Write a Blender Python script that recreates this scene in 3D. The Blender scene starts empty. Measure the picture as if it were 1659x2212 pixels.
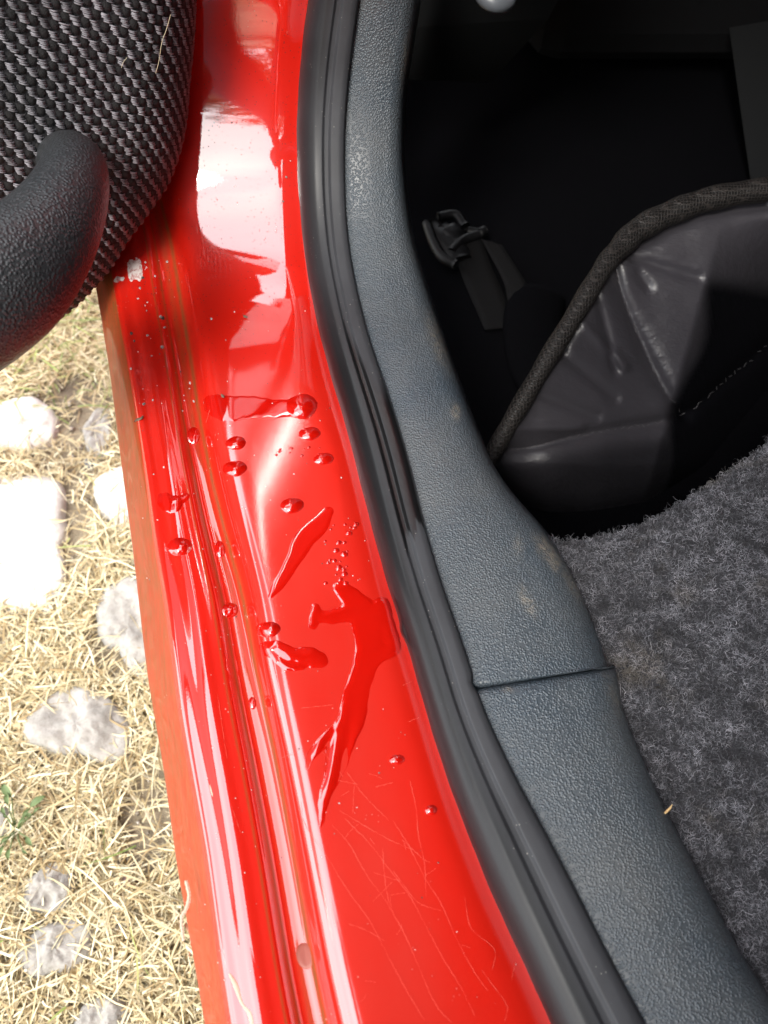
import bpy, math, random
import numpy as np
from mathutils import noise as mnoise, Vector
random.seed(7); rng = np.random.default_rng(7)
R_ = math.radians

# ------------------------------------------------------------------ camera, world, sun, exposure
scene = bpy.context.scene
CAM_H = 0.80; TILT = R_(30.0); TV = 0.65; TH = TV*0.75
cam_d = bpy.data.cameras.new('camera'); cam = bpy.data.objects.new('camera', cam_d)
scene.collection.objects.link(cam); scene.camera = cam
cam.location = (0, 0, CAM_H); cam.rotation_euler = (TILT, 0, 0)
cam_d.sensor_fit = 'VERTICAL'; cam_d.sensor_height = 36.0; cam_d.lens = 36.0/(2*TV)
cam_d.clip_start = 0.01; cam_d.clip_end = 2000
cam_d.dof.use_dof = True; cam_d.dof.focus_distance = 0.47; cam_d.dof.aperture_fstop = 10.0

SUN_EL, SUN_AZ = R_(52), R_(205)          # azimuth clockwise from +Y: behind the photographer, a little to the left
world = bpy.data.worlds.new('World'); scene.world = world; world.use_nodes = True
wn, wl = world.node_tree.nodes, world.node_tree.links
for n in list(wn): wn.remove(n)
wo = wn.new('ShaderNodeOutputWorld'); bg = wn.new('ShaderNodeBackground')
sky = wn.new('ShaderNodeTexSky'); sky.sky_type = 'NISHITA'; sky.sun_disc = False
sky.sun_elevation = SUN_EL; sky.sun_rotation = SUN_AZ; sky.dust_density = 6.0; sky.air_density = 1.5
# a bright veil of thin cloud over the whole sky
tc = wn.new('ShaderNodeTexCoord'); cn = wn.new('ShaderNodeTexNoise'); cn.inputs['Scale'].default_value = 2.2; cn.inputs['Detail'].default_value = 6
wl.new(tc.outputs['Generated'], cn.inputs['Vector'])
cr = wn.new('ShaderNodeValToRGB'); cr.color_ramp.elements[0].position = 0.30; cr.color_ramp.elements[1].position = 0.62
cr.color_ramp.elements[0].color = (0.55,)*3+(1,); cr.color_ramp.elements[1].color = (0.97,)*3+(1,)
wl.new(cn.outputs['Fac'], cr.inputs['Fac'])
mx = wn.new('ShaderNodeMix'); mx.data_type = 'RGBA'
wl.new(cr.outputs['Color'], mx.inputs[0]); wl.new(sky.outputs['Color'], mx.inputs[6]); mx.inputs[7].default_value = (11.5, 11.8, 12.2, 1)
wl.new(mx.outputs[2], bg.inputs['Color']); bg.inputs['Strength'].default_value = 0.14
wl.new(bg.outputs['Background'], wo.inputs['Surface'])

sun_d = bpy.data.lights.new('sun', 'SUN'); sun_d.energy = 1.25; sun_d.angle = R_(14); sun_d.color = (1.0, 0.95, 0.87)
sun = bpy.data.objects.new('sun', sun_d); scene.collection.objects.link(sun)
sd = Vector((math.sin(SUN_AZ)*math.cos(SUN_EL), math.cos(SUN_AZ)*math.cos(SUN_EL), math.sin(SUN_EL)))
sun.rotation_euler = sd.to_track_quat('Z', 'Y').to_euler()

vs = scene.view_settings
vs.view_transform = 'Standard'; vs.look = 'None'; vs.gamma = 1.0; vs.use_curve_mapping = False
vs.exposure = 1.5
scene.cycles.use_denoising = True
scene.cycles.max_bounces = 8; scene.cycles.diffuse_bounces = 3; scene.cycles.glossy_bounces = 4
scene.cycles.caustics_reflective = False; scene.cycles.caustics_refractive = False
scene.cycles.sample_clamp_indirect = 6

# ------------------------------------------------------------------ helpers
C = scene.collection
CT, ST = math.cos(TILT), math.sin(TILT)
def rays(u, v):
    """direction of the sight line through a traced point (u,v in a 1659 x 2212 tracing), unit camera depth"""
    u = np.asarray(u, float); v = np.asarray(v, float)
    xc = (u-829.5)/829.5*TH; yc = (1106.0-v)/1106.0*TV
    return np.stack([xc, ST+yc*CT, yc*ST-CT], -1)
def at_depth(u, v, d):
    r = rays(u, v); return np.array([0, 0, CAM_H])+r*np.asarray(d, float)[..., None]
def at_z(u, v, z):
    r = rays(u, v); d = (np.asarray(z, float)-CAM_H)/r[..., 2]
    return np.array([0, 0, CAM_H])+r*d[..., None]

# side profile of the door opening: level sill, large fillet, pillar
SILL_Z, YS, RF = 0.40, 0.372, 0.147
AMAX = R_(89)
def profile(h):
    """intersection helper: level part z, arc (centre, radius), straight part, each offset by h along the normal"""
    return SILL_Z+h, (YS, SILL_Z+RF), RF-h
def hit(u, v, h):
    u, v, h = np.broadcast_arrays(np.asarray(u, float), np.asarray(v, float), np.asarray(h, float))
    r = rays(u, v); ry, rz = r[..., 1], r[..., 2]
    z0 = SILL_Z+h; d_flat = (z0-CAM_H)/rz
    cy, cz = YS, SILL_Z+RF; rad = RF-h
    # arc: |(ry d - cy, H + rz d - cz)| = rad ; take far root
    oz = CAM_H-cz
    a = ry**2+rz**2; b = 2*(-ry*cy+rz*oz); c = cy**2+oz**2-rad**2
    disc = np.maximum(b*b-4*a*c, 0); d_arc = (-b+np.sqrt(disc))/(2*a)
    # straight pillar beyond AMAX
    py, pz = cy+rad*math.sin(AMAX), cz-rad*math.cos(AMAX)
    ty, tz = math.cos(AMAX), math.sin(AMAX); ny, nz = -tz, ty
    d_st = (ny*py+nz*(pz-CAM_H))/(ny*ry+nz*rz)
    yf = ry*d_flat
    d = np.where(yf < YS, d_flat, d_arc)
    ya, za = ry*d_arc-cy, CAM_H+rz*d_arc-cz
    ang = np.arctan2(ya, -za)
    d = np.where((yf >= YS) & (ang > AMAX), d_st, d)
    return np.array([0, 0, CAM_H])+r*d[..., None]

def interp_line(pts, vv, smooth=26.0):
    """smooth u(v) through traced points, in display pixels"""
    p = np.array(sorted([(b, a) for a, b in pts]), float)
    x, y = p[:, 0], p[:, 1]
    g = np.arange(x[0]-400, x[-1]+400, 4.0)
    s0 = (y[1]-y[0])/(x[1]-x[0]); s1 = (y[-1]-y[-2])/(x[-1]-x[-2])
    yy = np.interp(g, x, y)
    yy = np.where(g < x[0], y[0]+(g-x[0])*s0, yy); yy = np.where(g > x[-1], y[-1]+(g-x[-1])*s1, yy)
    k = np.exp(-0.5*(np.arange(-40, 41)*4.0/smooth)**2); k /= k.sum()
    yp = np.concatenate([yy[0]+(np.arange(-40, 0))*4.0*s0, yy, yy[-1]+np.arange(1, 41)*4.0*s1])
    ys = np.convolve(yp, k, 'valid')
    return np.interp(vv, g, ys)
def pchip(xk, yk, x):
    xk, yk, x = map(lambda q: np.asarray(q, float), (xk, yk, x))
    hk = np.diff(xk); dl = np.diff(yk)/hk; m = np.zeros_like(yk)
    for i in range(1, len(xk)-1):
        if dl[i-1]*dl[i] > 0:
            w1, w2 = 2*hk[i]+hk[i-1], hk[i]+2*hk[i-1]; m[i] = (w1+w2)/(w1/dl[i-1]+w2/dl[i])
    m[0], m[-1] = dl[0], dl[-1]
    i = np.clip(np.searchsorted(xk, x)-1, 0, len(hk)-1); t = (x-xk[i])/hk[i]
    return (2*t**3-3*t**2+1)*yk[i]+(t**3-2*t**2+t)*hk[i]*m[i]+(-2*t**3+3*t**2)*yk[i+1]+(t**3-t**2)*hk[i]*m[i+1]

def mesh_obj(name, V, F, mat=None, parent=None, smooth=True, attrs=None, uv=None):
    me = bpy.data.meshes.new(name)
    V = np.asarray(V, float).reshape(-1, 3)
    if isinstance(F, np.ndarray):
        n, k = F.shape
        me.vertices.add(len(V)); me.vertices.foreach_set('co', V.ravel())
        me.loops.add(n*k); me.loops.foreach_set('vertex_index', F.ravel().astype(np.int32))
        me.polygons.add(n); me.polygons.foreach_set('loop_start', np.arange(0, n*k, k, dtype=np.int32))
        me.update(calc_edges=True)
    else:
        me.from_pydata([tuple(p) for p in V], [], F); me.update()
    if smooth: me.polygons.foreach_set('use_smooth', np.ones(len(me.polygons), bool))
    if attrs:
        for k_, a in attrs.items():
            at = me.attributes.new(k_, 'FLOAT', 'POINT'); at.data.foreach_set('value', np.asarray(a, np.float32).ravel())
    if uv is not None:
        l = me.uv_layers.new(name='surface'); vi = np.zeros(len(me.loops), np.int32); me.loops.foreach_get('vertex_index', vi)
        l.data.foreach_set('uv', np.asarray(uv, np.float32).reshape(-1, 2)[vi].ravel())
    if mat: me.materials.append(mat)
    o = bpy.data.objects.new(name, me); C.objects.link(o)
    if parent: o.parent = parent
    return o
def grid_faces(nr, nc, flip=False, wrap=False):
    i = np.arange(nr-1)[:, None]; j = np.arange(nc if wrap else nc-1)[None, :]
    j2 = (j+1) % nc
    a, b, c, d = i*nc+j, i*nc+j2, (i+1)*nc+j2, (i+1)*nc+j
    q = [a+0*j, b+0*i, c+0*j, d+0*i]
    F = np.stack([np.broadcast_to(t, (nr-1, j.shape[1])).ravel() for t in q], -1)
    return F[:, ::-1].copy() if flip else F
def tag(o, label=None, cat=None, group=None, kind=None):
    if label: o['label'] = label
    if cat: o['category'] = cat
    if group: o['group'] = group
    if kind: o['kind'] = kind
    return o
def empty(name, loc=(0, 0, 0)):
    o = bpy.data.objects.new(name, None); C.objects.link(o); o.location = loc; o.empty_display_size = 0.05; return o
def tube(path, rad, n=16, squash=None, up=None, cap=True):
    path = np.asarray(path, float); rad = np.broadcast_to(rad, len(path)); m = len(path)
    T = np.gradient(path, axis=0); T /= np.linalg.norm(T, axis=1)[:, None]
    ref = np.array(up if up is not None else (0, 0, 1.0)); N = []
    for t in T:
        b = np.cross(t, ref); b /= np.linalg.norm(b)+1e-9; N.append(b)
    N = np.array(N); B = np.cross(N, T)
    a = np.linspace(0, 2*math.pi, n, endpoint=False); sq = 1.0 if squash is None else squash
    V = path[:, None]+rad[:, None, None]*(np.cos(a)[None, :, None]*N[:, None]+sq*np.sin(a)[None, :, None]*B[:, None])
    F = grid_faces(m, n, wrap=True)
    V = V.reshape(-1, 3)
    if cap:
        V = np.concatenate([V, path[:1], path[-1:]]); f = [tuple(q) for q in F]
        for i in range(n):
            f.append((i, (i+1) % n, m*n)); f.append(((m-1)*n+(i+1) % n, (m-1)*n+i, m*n+1))
        return V, f
    return V, F
def spline(pts, n, k=3):
    p = np.asarray(pts, float); t = np.linspace(0, len(p)-1, n)
    P = np.concatenate([2*p[:1]-p[1:2], p, 2*p[-1:]-p[-2:-1]])
    i = np.clip(t.astype(int), 0, len(p)-2); f = (t-i)[:, None]
    a, b, c, d = P[i], P[i+1], P[i+2], P[i+3]
    return 0.5*((2*b)+(-a+c)*f+(2*a-5*b+4*c-d)*f**2+(-a+3*b-3*c+d)*f**3)
def box(name, lo, hi, mat, parent=None, bevel=0.0):
    lo, hi = np.array(lo, float), np.array(hi, float)
    V = [(x, y, z) for x in (lo[0], hi[0]) for y in (lo[1], hi[1]) for z in (lo[2], hi[2])]
    F = [(0, 1, 3, 2), (4, 6, 7, 5), (0, 4, 5, 1), (2, 3, 7, 6), (0, 2, 6, 4), (1, 5, 7, 3)]
    o = mesh_obj(name, V, F, mat, parent, smooth=False)
    if bevel:
        b = o.modifiers.new('bevel', 'BEVEL'); b.width = bevel; b.segments = 3
    return o

# ------------------------------------------------------------------ material helpers
class M:
    def __init__(s, name, base=(0.5,)*3, rough=0.5, **kw):
        s.m = bpy.data.materials.new(name); s.m.use_nodes = True
        s.n, s.l = s.m.node_tree.nodes, s.m.node_tree.links
        s.b = s.n['Principled BSDF']; s.b.inputs['Base Color'].default_value = (*base, 1); s.b.inputs['Roughness'].default_value = rough
        for k, v in kw.items(): s.b.inputs[k.replace('_', ' ')].default_value = v
    def node(s, t, **kw):
        n = s.n.new(t)
        for k, v in kw.items():
            if k in n.inputs: n.inputs[k].default_value = v
            else: setattr(n, k, v)
        return n
    def co(s, scale=None):
        t = s.node('ShaderNodeTexCoord').outputs['Object']
        if scale is not None:
            mp = s.node('ShaderNodeMapping'); mp.inputs['Scale'].default_value = scale; s.l.new(t, mp.inputs['Vector']); t = mp.outputs['Vector']
        return t
    def noise(s, scale, detail=4, rough=0.55, vec=None, mscale=None, dist=0):
        n = s.node('ShaderNodeTexNoise'); n.inputs['Scale'].default_value = scale; n.inputs['Detail'].default_value = detail
        n.inputs['Roughness'].default_value = rough; n.inputs['Distortion'].default_value = dist
        s.l.new(vec if vec is not None else s.co(mscale), n.inputs['Vector']); return n.outputs['Fac']
    def vor(s, scale, feature='F1', vec=None, mscale=None, out='Distance', rnd=1.0):
        n = s.node('ShaderNodeTexVoronoi'); n.feature = feature; n.inputs['Scale'].default_value = scale; n.inputs['Randomness'].default_value = rnd
        s.l.new(vec if vec is not None else s.co(mscale), n.inputs['Vector']); return n.outputs[out]
    def ramp(s, fac, stops):
        r = s.node('ShaderNodeValToRGB'); e = r.color_ramp.elements
        while len(e) < len(stops): e.new(0.5)
        for q, (p, c) in zip(e, stops):
            q.position = p; q.color = (c, c, c, 1) if isinstance(c, (int, float)) else (*c, 1)
        s.l.new(fac, r.inputs['Fac']); return r.outputs['Color']
    def math(s, op, a, b=None, clamp=False):
        n = s.node('ShaderNodeMath'); n.operation = op; n.use_clamp = clamp
        for i, x in enumerate((a, b)):
            if x is None: continue
            if isinstance(x, (int, float)): n.inputs[i].default_value = x
            else: s.l.new(x, n.inputs[i])
        return n.outputs[0]
    def mix(s, fac, a, b):
        n = s.node('ShaderNodeMix'); n.data_type = 'RGBA'
        for i, x in ((0, fac), (6, a), (7, b)):
            if isinstance(x, (int, float)): n.inputs[i].default_value = x if i == 0 else (x, x, x, 1)
            elif isinstance(x, tuple): n.inputs[i].default_value = (*x, 1)
            else: s.l.new(x, n.inputs[i])
        return n.outputs[2]
    def attr(s, name):
        n = s.node('ShaderNodeAttribute'); n.attribute_name = name; return n.outputs['Fac']
    def bump(s, h, strength=0.5, dist=0.001, prev=None):
        n = s.node('ShaderNodeBump'); n.inputs['Strength'].default_value = strength; n.inputs['Distance'].default_value = dist
        s.l.new(h, n.inputs['Height'])
        if prev is not None: s.l.new(prev, n.inputs['Normal'])
        return n.outputs['Normal']
    def set(s, inp, x):
        if isinstance(x, (int, float)): s.b.inputs[inp].default_value = x
        else: s.l.new(x, s.b.inputs[inp])
        return s

PAINT = (0.54, 0.0085, 0.0025)
def make_paint():
    p = M('red_car_paint', PAINT, 0.5, Specular_IOR_Level=0.15, Coat_Weight=1.0, Coat_Roughness=0.03, Coat_IOR=2.3)
    wax = p.attr('wax')                                  # brown channel wax and grime; outer lip's ground reflection painted in, per point
    streak = p.noise(60, 5, 0.6, mscale=(6, 0.35, 6))
    col = p.mix(p.math('MULTIPLY', wax, p.ramp(streak, [(0.3, 0.6), (0.7, 1.0)])), PAINT, (0.17, 0.060, 0.016))
    # dust specks and pale chips
    sp = p.vor(330, out='Distance'); big = p.noise(45, 3, 0.6)
    chips = p.math('MULTIPLY', p.ramp(sp, [(0.0, 1.0), (0.10, 1.0), (0.15, 0.0)]), p.ramp(big, [(0.60, 0.0), (0.68, 1.0)]))
    col = p.mix(p.math('MULTIPLY', chips, 0.6), col, (0.42, 0.30, 0.26))
    sp2 = p.vor(420, out='Distance', mscale=(1.0, 0.8, 1.0)); up = p.attr('grime')
    dark = p.math('MULTIPLY', p.ramp(sp2, [(0.0, 1.0), (0.11, 1.0), (0.16, 0.0)]), p.math('MULTIPLY', p.ramp(p.noise(70, 3), [(0.36, 0.0), (0.50, 1.0)]), up))
    col = p.mix(dark, col, (0.05, 0.02, 0.02))
    haze = p.noise(26, 5, 0.6, mscale=(1, 0.5, 1))
    hza = p.attr('haze'); hz = p.math('MULTIPLY', p.ramp(haze, [(0.25, 0.015), (0.75, 0.055)]), p.math('ADD', p.math('MULTIPLY', hza, 0.9), 0.06))
    col = p.mix(hz, col, (0.75, 0.36, 0.28))
    p.set('Base Color', col)
    p.set('Coat Weight', p.math('SUBTRACT', 1.0, p.math('MAXIMUM', p.math('MULTIPLY', wax, 0.75), p.math('MAXIMUM', dark, p.math('MULTIPLY', chips, 0.7)))))
    p.set('Coat Roughness', p.math('ADD', p.ramp(p.noise(18, 5, 0.65), [(0.35, 0.01), (0.75, 0.035)]), p.math('MULTIPLY', hza, 0.10)))
    nb = p.bump(p.noise(9, 2, 0.4), 0.25, 0.0012); nb = p.bump(p.noise(900, 2), 0.04, 0.0002, nb)
    p.l.new(nb, p.b.inputs['Coat Normal'])
    return p.m
paint = make_paint()

def make_grain(name, base, scale=620, dust=0.35, rough=0.45, strength=0.55):
    g = M(name, base, rough, Specular_IOR_Level=0.5)
    wob = g.noise(160, 2)
    n = g.node('ShaderNodeTexVoronoi'); n.feature = 'SMOOTH_F1'; n.inputs['Scale'].default_value = scale; n.inputs['Smoothness'].default_value = 0.35
    g.l.new(g.co(), n.inputs['Vector'])
    cell = n.outputs['Distance']
    hgt = g.ramp(cell, [(0.0, 1.0), (0.25, 0.85), (0.6, 0.0)])
    nb = g.bump(hgt, strength, 0.0010); g.l.new(nb, g.b.inputs['Normal'])
    d = g.ramp(g.noise(10, 7, 0.68), [(0.38, 0.0), (0.80, dust)])
    tops = g.mix(g.math('MULTIPLY', hgt, 0.5), tuple(0.65*c for c in base), tuple(min(1, 1.35*c) for c in base))
    col = g.mix(d, tops, (0.17, 0.155, 0.13))
    dirt = g.attr('dirt')
    spk = g.ramp(g.noise(300, 5, 0.75), [(0.40, 0.05), (0.66, 0.85)])
    col = g.mix(g.math('MULTIPLY', dirt, spk), col, (0.24, 0.205, 0.155))
    g.set('Base Color', col)
    g.set('Roughness', g.math('ADD', g.math('MULTIPLY', d, 0.4), rough, True))
    return g.m
trim_mat = make_grain('grained_grey_plastic', (0.051, 0.068, 0.085), 850, 0.28, 0.38, 0.5)
handle_mat = make_grain('grained_handle_plastic', (0.030, 0.035, 0.040), 620, 0.08, 0.36, 0.5)

def make_rubber():
    r = M('dusty_black_rubber', (0.02, 0.02, 0.021), 0.5, Specular_IOR_Level=0.32)
    wet = r.attr('wet')
    d = r.ramp(r.noise(30, 6, 0.6, mscale=(1, 0.4, 1)), [(0.25, 0.35), (0.7, 1.0)])
    dry = r.mix(d, (0.011, 0.011, 0.0125), (0.036, 0.038, 0.043))
    spk = r.ramp(r.vor(260), [(0.0, 1.0), (0.07, 0.9), (0.12, 0.0)])
    dry = r.mix(r.math('MULTIPLY', spk, r.ramp(r.noise(40, 2), [(0.5, 0.0), (0.62, 0.7)])), dry, (0.3, 0.28, 0.25))
    r.set('Base Color', r.mix(wet, dry, (0.006, 0.006, 0.0065)))
    r.set('Roughness', r.mix(wet, 0.60, 0.28))
    r.l.new(r.bump(r.noise(500, 3), 0.12, 0.0003), r.b.inputs['Normal'])
    return r.m
rubber = make_rubber()

# ------------------------------------------------------------------ traced lines (u at v)
L0 = [(175, -200), (185, 0), (188, 200), (190, 450), (203, 600), (212, 650), (237, 800), (262, 1000), (287, 1188), (319, 1466), (352, 1651), (384, 1882), (426, 2114), (442, 2212), (510, 2600)]
L1 = [(215, -200), (222, 0), (225, 200), (230, 450), (243, 600), (280, 800), (312, 1000), (338, 1200), (356, 1290), (389, 1558), (440, 1836), (477, 2113), (492, 2212), (560, 2600)]
L5 = [(330, -200), (318, 0), (315, 200), (330, 350), (345, 432), (370, 520), (388, 640), (410, 760), (430, 900), (450, 1000), (475, 1110), (523, 1280), (551, 1440), (597, 1651), (634, 1850), (676, 2090), (702, 2212), (790, 2600)]
L8 = [(690, -200), (664, 0), (650, 100), (640, 250), (641, 400), (655, 550), (680, 680), (718, 830), (745, 920), (770, 1020), (800, 1130), (835, 1260), (870, 1370), (905, 1490), (937, 1600), (977, 1720), (1020, 1830), (1060, 1930), (1110, 2040), (1150, 2130), (1186, 2212), (1370, 2600)]
L9 = [(800, -200), (776, 0), (762, 100), (750, 200), (744, 300), (746, 450), (756, 550), (776, 650), (800, 740), (833, 830), (862, 920), (888, 1010), (906, 1090), (930, 1180), (957, 1270), (990, 1360), (1020, 1450), (1040, 1520), (1080, 1610), (1130, 1710), (1180, 1800), (1240, 1915), (1290, 2015), (1340, 2110), (1395, 2212), (1610, 2600)]
L12 = [(925, -200), (902, 0), (886, 100), (870, 200), (866, 320), (872, 420), (886, 520), (910, 600), (943, 700), (970, 780), (1000, 860), (1030, 940), (1062, 1015), (1110, 1080), (1165, 1135), (1215, 1205), (1252, 1280), (1285, 1360), (1310, 1440), (1345, 1540), (1385, 1640), (1430, 1740), (1482, 1840), (1540, 1950), (1592, 2050), (1650, 2140), (1700, 2212), (1960, 2600)]
NR = 300
vv = np.linspace(-190, 2560, NR)
l0, l1, l5, l8, l9, l12 = [interp_line(L, vv, s) for L, s in ((L0, 40), (L1, 40), (L5, 40), (L8, 34), (L9, 34), (L12, 30))]
def twist(u, v):
    """the broad face leans inwards low down and turns outwards as it climbs the pillar; hinged at the seal"""
    a, c = np.interp(v, vv, l5), np.interp(v, vv, l8); f = np.clip((u-a)/(c-a), 0, 1)
    k = 1/(1+np.exp(-(np.asarray(v, float)-690)/45)); tw = TW_UP*(1-k)-TW_LOW*k
    wm = (c-a)/829.5*TH*0.50
    return -tw*wm*(1-f)
TW_UP, TW_LOW = -0.03, 0.16
def lerp(a, b, f): return a[:, None]+(b-a)[:, None]*f[None, :]

car = empty('car', (0.0, 0.3, 0.40))
CAR0 = np.array([0.0, 0.3, 0.40])
def carpart(name, V, F, mat, parent=None, **k):
    V = np.asarray(V, float).reshape(-1, 3)-CAR0
    return mesh_obj(name, V, F, mat, parent or car, **k)
tag(car, 'red car seen at its open rear doorway, wet painted sill and dusty black seal', 'car')

# ---- red painted sill: rocker edge, ridged channel, broad main face rising into the pillar
fk = [0.0, 0.05, 0.12, 0.20, 0.29, 0.40, 0.50, 0.58, 0.66, 0.72, 0.80, 0.93, 1.0]
hk = [-0.0125, -0.0102, -0.0104, -0.0106, -0.0096, -0.0099, -0.0112, -0.0118, -0.0128, -0.0160, -0.0184, -0.0188, -0.0180]
fa = np.linspace(0, 1, 90)
ha = pchip(fk, hk, fa)
fm_k = [0.0, 0.02, 0.06, 0.11, 0.17, 0.30, 0.86, 0.95, 1.0]
hm_k = [-0.0180, -0.0160, -0.0075, -0.0022, -0.0004, 0.0, 0.0, -0.0008, -0.0040]
fm = np.concatenate([np.linspace(0, 0.34, 50), np.linspace(0.36, 1.04, 30)])
hm = pchip(fm_k, hm_k, fm)
fo = np.linspace(0, 1, 14)
ho = pchip([0, 0.08, 0.9, 1.0], [-0.048, -0.041, -0.0145, -0.0125], fo)
U = np.concatenate([lerp(l0, l1, fo)[:, :-1], lerp(l1, l5, fa)[:, :-1], lerp(l5, l8, fm)], 1)
H = np.concatenate([ho[:-1], ha[:-1], hm])[None, :]+0*U
# the channel loses depth as it climbs the pillar
kk = np.exp(-0.5*(np.arange(-5, 6)/3.2)**2); kk /= kk.sum()
H = np.apply_along_axis(lambda r_: np.convolve(np.pad(r_, 5, mode='edge'), kk, 'valid'), 1, H)
P = hit(U, vv[:, None], H+twist(U, vv[:, None]+0*U))
# rocker panel below the outer edge (in world space, going down and under)
e = P[:, :1, :]
rock = np.concatenate([e+np.array([0.085, 0, -0.17]), e+np.array([0.06, 0, -0.165]), e+np.array([0.004, 0, -0.11]), e+np.array([-0.004, 0, -0.03])], 1)
Pt = np.concatenate([rock, P], 1)
nc = Pt.shape[1]
cols = U.shape[1]
wax = np.zeros((NR, nc)); fl = (U-l1[:, None])/(l5-l1)[:, None]
w = np.exp(-((fl-1.0)/0.035)**2)*1.0+0.55*np.exp(-((fl-0.88)/0.06)**2)+0.8*np.exp(-((fl-0.74)/0.018)**2)+0.7*np.exp(-((fl-0.60)/0.016)**2)
w = np.where(fl < 0, np.clip(1.0-0.35*(vv[:, None]-700)/1500, 0.6, 1.0)+0*fl, w)  # outer lip tinted brown to imitate ground mirrored in it, more so higher up
wax[:, 4:] = np.clip(w, 0, 1); wax[:, :4] = 0.5
gr = np.zeros((NR, nc)); gr[:, :] = np.clip((950-vv)/250, 0, 1)[:, None]
f2_ = np.clip((U-l5[:, None])/(l8-l5)[:, None], -1, 1.1); hzv = np.zeros((NR, nc))
hzv[:, 4:] = np.clip((vv-760)/120, 0, 1)[:, None]*np.clip((f2_-0.05)/0.12, 0, 1)*np.clip((1.02-f2_-0.25*np.clip((vv-1300)/900, 0, 1)[:, None])/0.35, 0.12, 1)
sill = carpart('painted_sill', Pt, grid_faces(NR, nc), paint, attrs={'wax': wax, 'grime': gr, 'haze': hzv})
sill['label'] = 'glossy red painted door sill with ridged channel and wet patches'

# ---- rubber seal
sf_k = [0, .06, .16, .28, .40, .52, .58, .64, .72, .85, .97, 1.0]
sh_k = [-.004, .002, .007, .0105, .0122, .0125, .0110, .0110, .0128, .0130, .0118, .0090]
sf = np.linspace(0, 1, 90); sh = pchip(sf_k, sh_k, sf)
Us = lerp(l8, l9, sf)
# the lip is nicked and lumpy here and there
Us += (0.7*np.sin(vv/67.0)+0.4*np.sin(vv/17.3+1))[:, None]*np.exp(-((sf-0)/0.06)**2)[None]
bulge = np.exp(-((vv-1365)/16)**2)
Us[:, :6] += (-5*bulge)[:, None]
Us += (-7*np.exp(-((vv-1478)/13)**2))[:, None]*np.clip((sf-0.8)/0.2, 0, 1)[None]
Hs = sh[None]+0.0006*np.sin(vv/90.0)[:, None]
Us = np.concatenate([Us, Us[:, -1:]-1], 1); Hs = np.concatenate([Hs, Hs[:, -1:]*0+0.001], 1)
sfe = np.append(sf, 1.0)[None]; vvc = vv[:, None]
edge = 1145+55*np.clip((0.72-sfe)/0.2, 0, 1)-18*np.sin(sfe*23)+6*np.sin(sfe*71)
start = 740+70*np.sin(sfe*9)
wet = np.clip((edge-vvc)/5, 0, 1)*np.clip((vvc-start)/70, 0, 1)*np.clip((sfe-0.45)/0.1, 0, 1)
wet = np.maximum(wet, 0.9*np.clip((0.56-sfe)/0.14, 0, 1)*(0.55+0.45*np.clip((vvc-600)/200, 0, 1)))  # left half of the seal is darker and smoother along its whole length
carpart('door_seal', hit(Us, vv[:, None]+0*Us, Hs), grid_faces(*Us.shape), rubber, attrs={'wet': wet})

# ---- grey grained sill trim in two lengths, meeting in a seam
def blobmask(Uc, Vc, blobs):
    m = np.zeros(Uc.shape)
    for (x, y, rx, ry, ang, s) in blobs:
        c_, s_ = math.cos(R_(ang)), math.sin(R_(ang)); dx, dy = Uc-x, Vc-y
        p, q = (dx*c_+dy*s_)/rx, (-dx*s_+dy*c_)/ry
        m = np.maximum(m, s*np.exp(-(p*p+q*q)**1.5))
    return m
DIRT = [(1185, 1195, 45, 16, 55, 1.0), (1240, 1260, 50, 14, 60, 0.6), (1140, 1300, 34, 11, 65, 0.8), (880, 130, 12, 60, 8, 0.7), (950, 740, 18, 60, -20, 0.6), (985, 890, 10, 16, 0, 0.9), (1120, 1180, 10, 26, 0, 0.4), (1095, 1490, 9, 9, 0, 0.8), (1325, 1500, 14, 60, -20, 0.35), (1480, 1800, 12, 120, -25, 0.3)]
def trim(name, v0, v1, n, cap0=False, cap1=False):
    v = np.linspace(v0, v1, n)
    a_, b_ = np.interp(v, vv, l9), np.interp(v, vv, l12)
    f = np.linspace(-0.03, 1, 40); h = pchip([-0.03, 0.1, 0.4, 0.75, 0.93, 1.0], [0.0065, 0.0085, 0.0095, 0.0075, 0.0030, -0.0030], f)
    Ux = a_[:, None]+(b_-a_)[:, None]*f[None]
    Vx = v[:, None]+0*Ux
    # seam runs slightly upward to the right
    sl = -0.16*(Ux-1025)
    if cap1: Vx = Vx+np.clip((v-(v1-40))/40, 0, 1)[:, None]*sl
    if cap0: Vx = Vx+np.clip(((v0+40)-v)/40, 0, 1)[:, None]*sl
    Hx = h[None]+0*Ux
    if cap1: Hx = Hx-0.0025*np.clip((v-(v1-5))/5, 0, 1)[:, None]**2
    if cap0: Hx = Hx-0.0025*np.clip(((v0+5)-v)/5, 0, 1)[:, None]**2
    Pm = hit(Ux, Vx, Hx)
    dm = blobmask(Ux, Vx, DIRT)
    inner = hit(Ux[:, -1:]+3, Vx[:, -1:], Hx[:, -1:]-0.010)
    drop = inner+rays(Ux[:, -1:]+1, Vx[:, -1:])*0.14+np.array([0.002, 0, 0])
    Pm = np.concatenate([Pm, inner, drop], 1); dm = np.concatenate([dm, dm[:, -1:], 0*dm[:, -1:]], 1)
    if cap1: 
        Pm = np.concatenate([Pm, Pm[-1:]+np.array([0, 0, -0.02])], 0); dm = np.concatenate([dm, dm[-1:]], 0)
    if cap0:
        Pm = np.concatenate([Pm[:1]+np.array([0, 0, -0.02]), Pm], 0); dm = np.concatenate([dm[:1], dm], 0)
    return carpart(name, Pm, grid_faces(Pm.shape[0], Pm.shape[1]), trim_mat, attrs={'dirt': dm})
trim('sill_trim', -190, 1486.5, 220, cap1=True)
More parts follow.
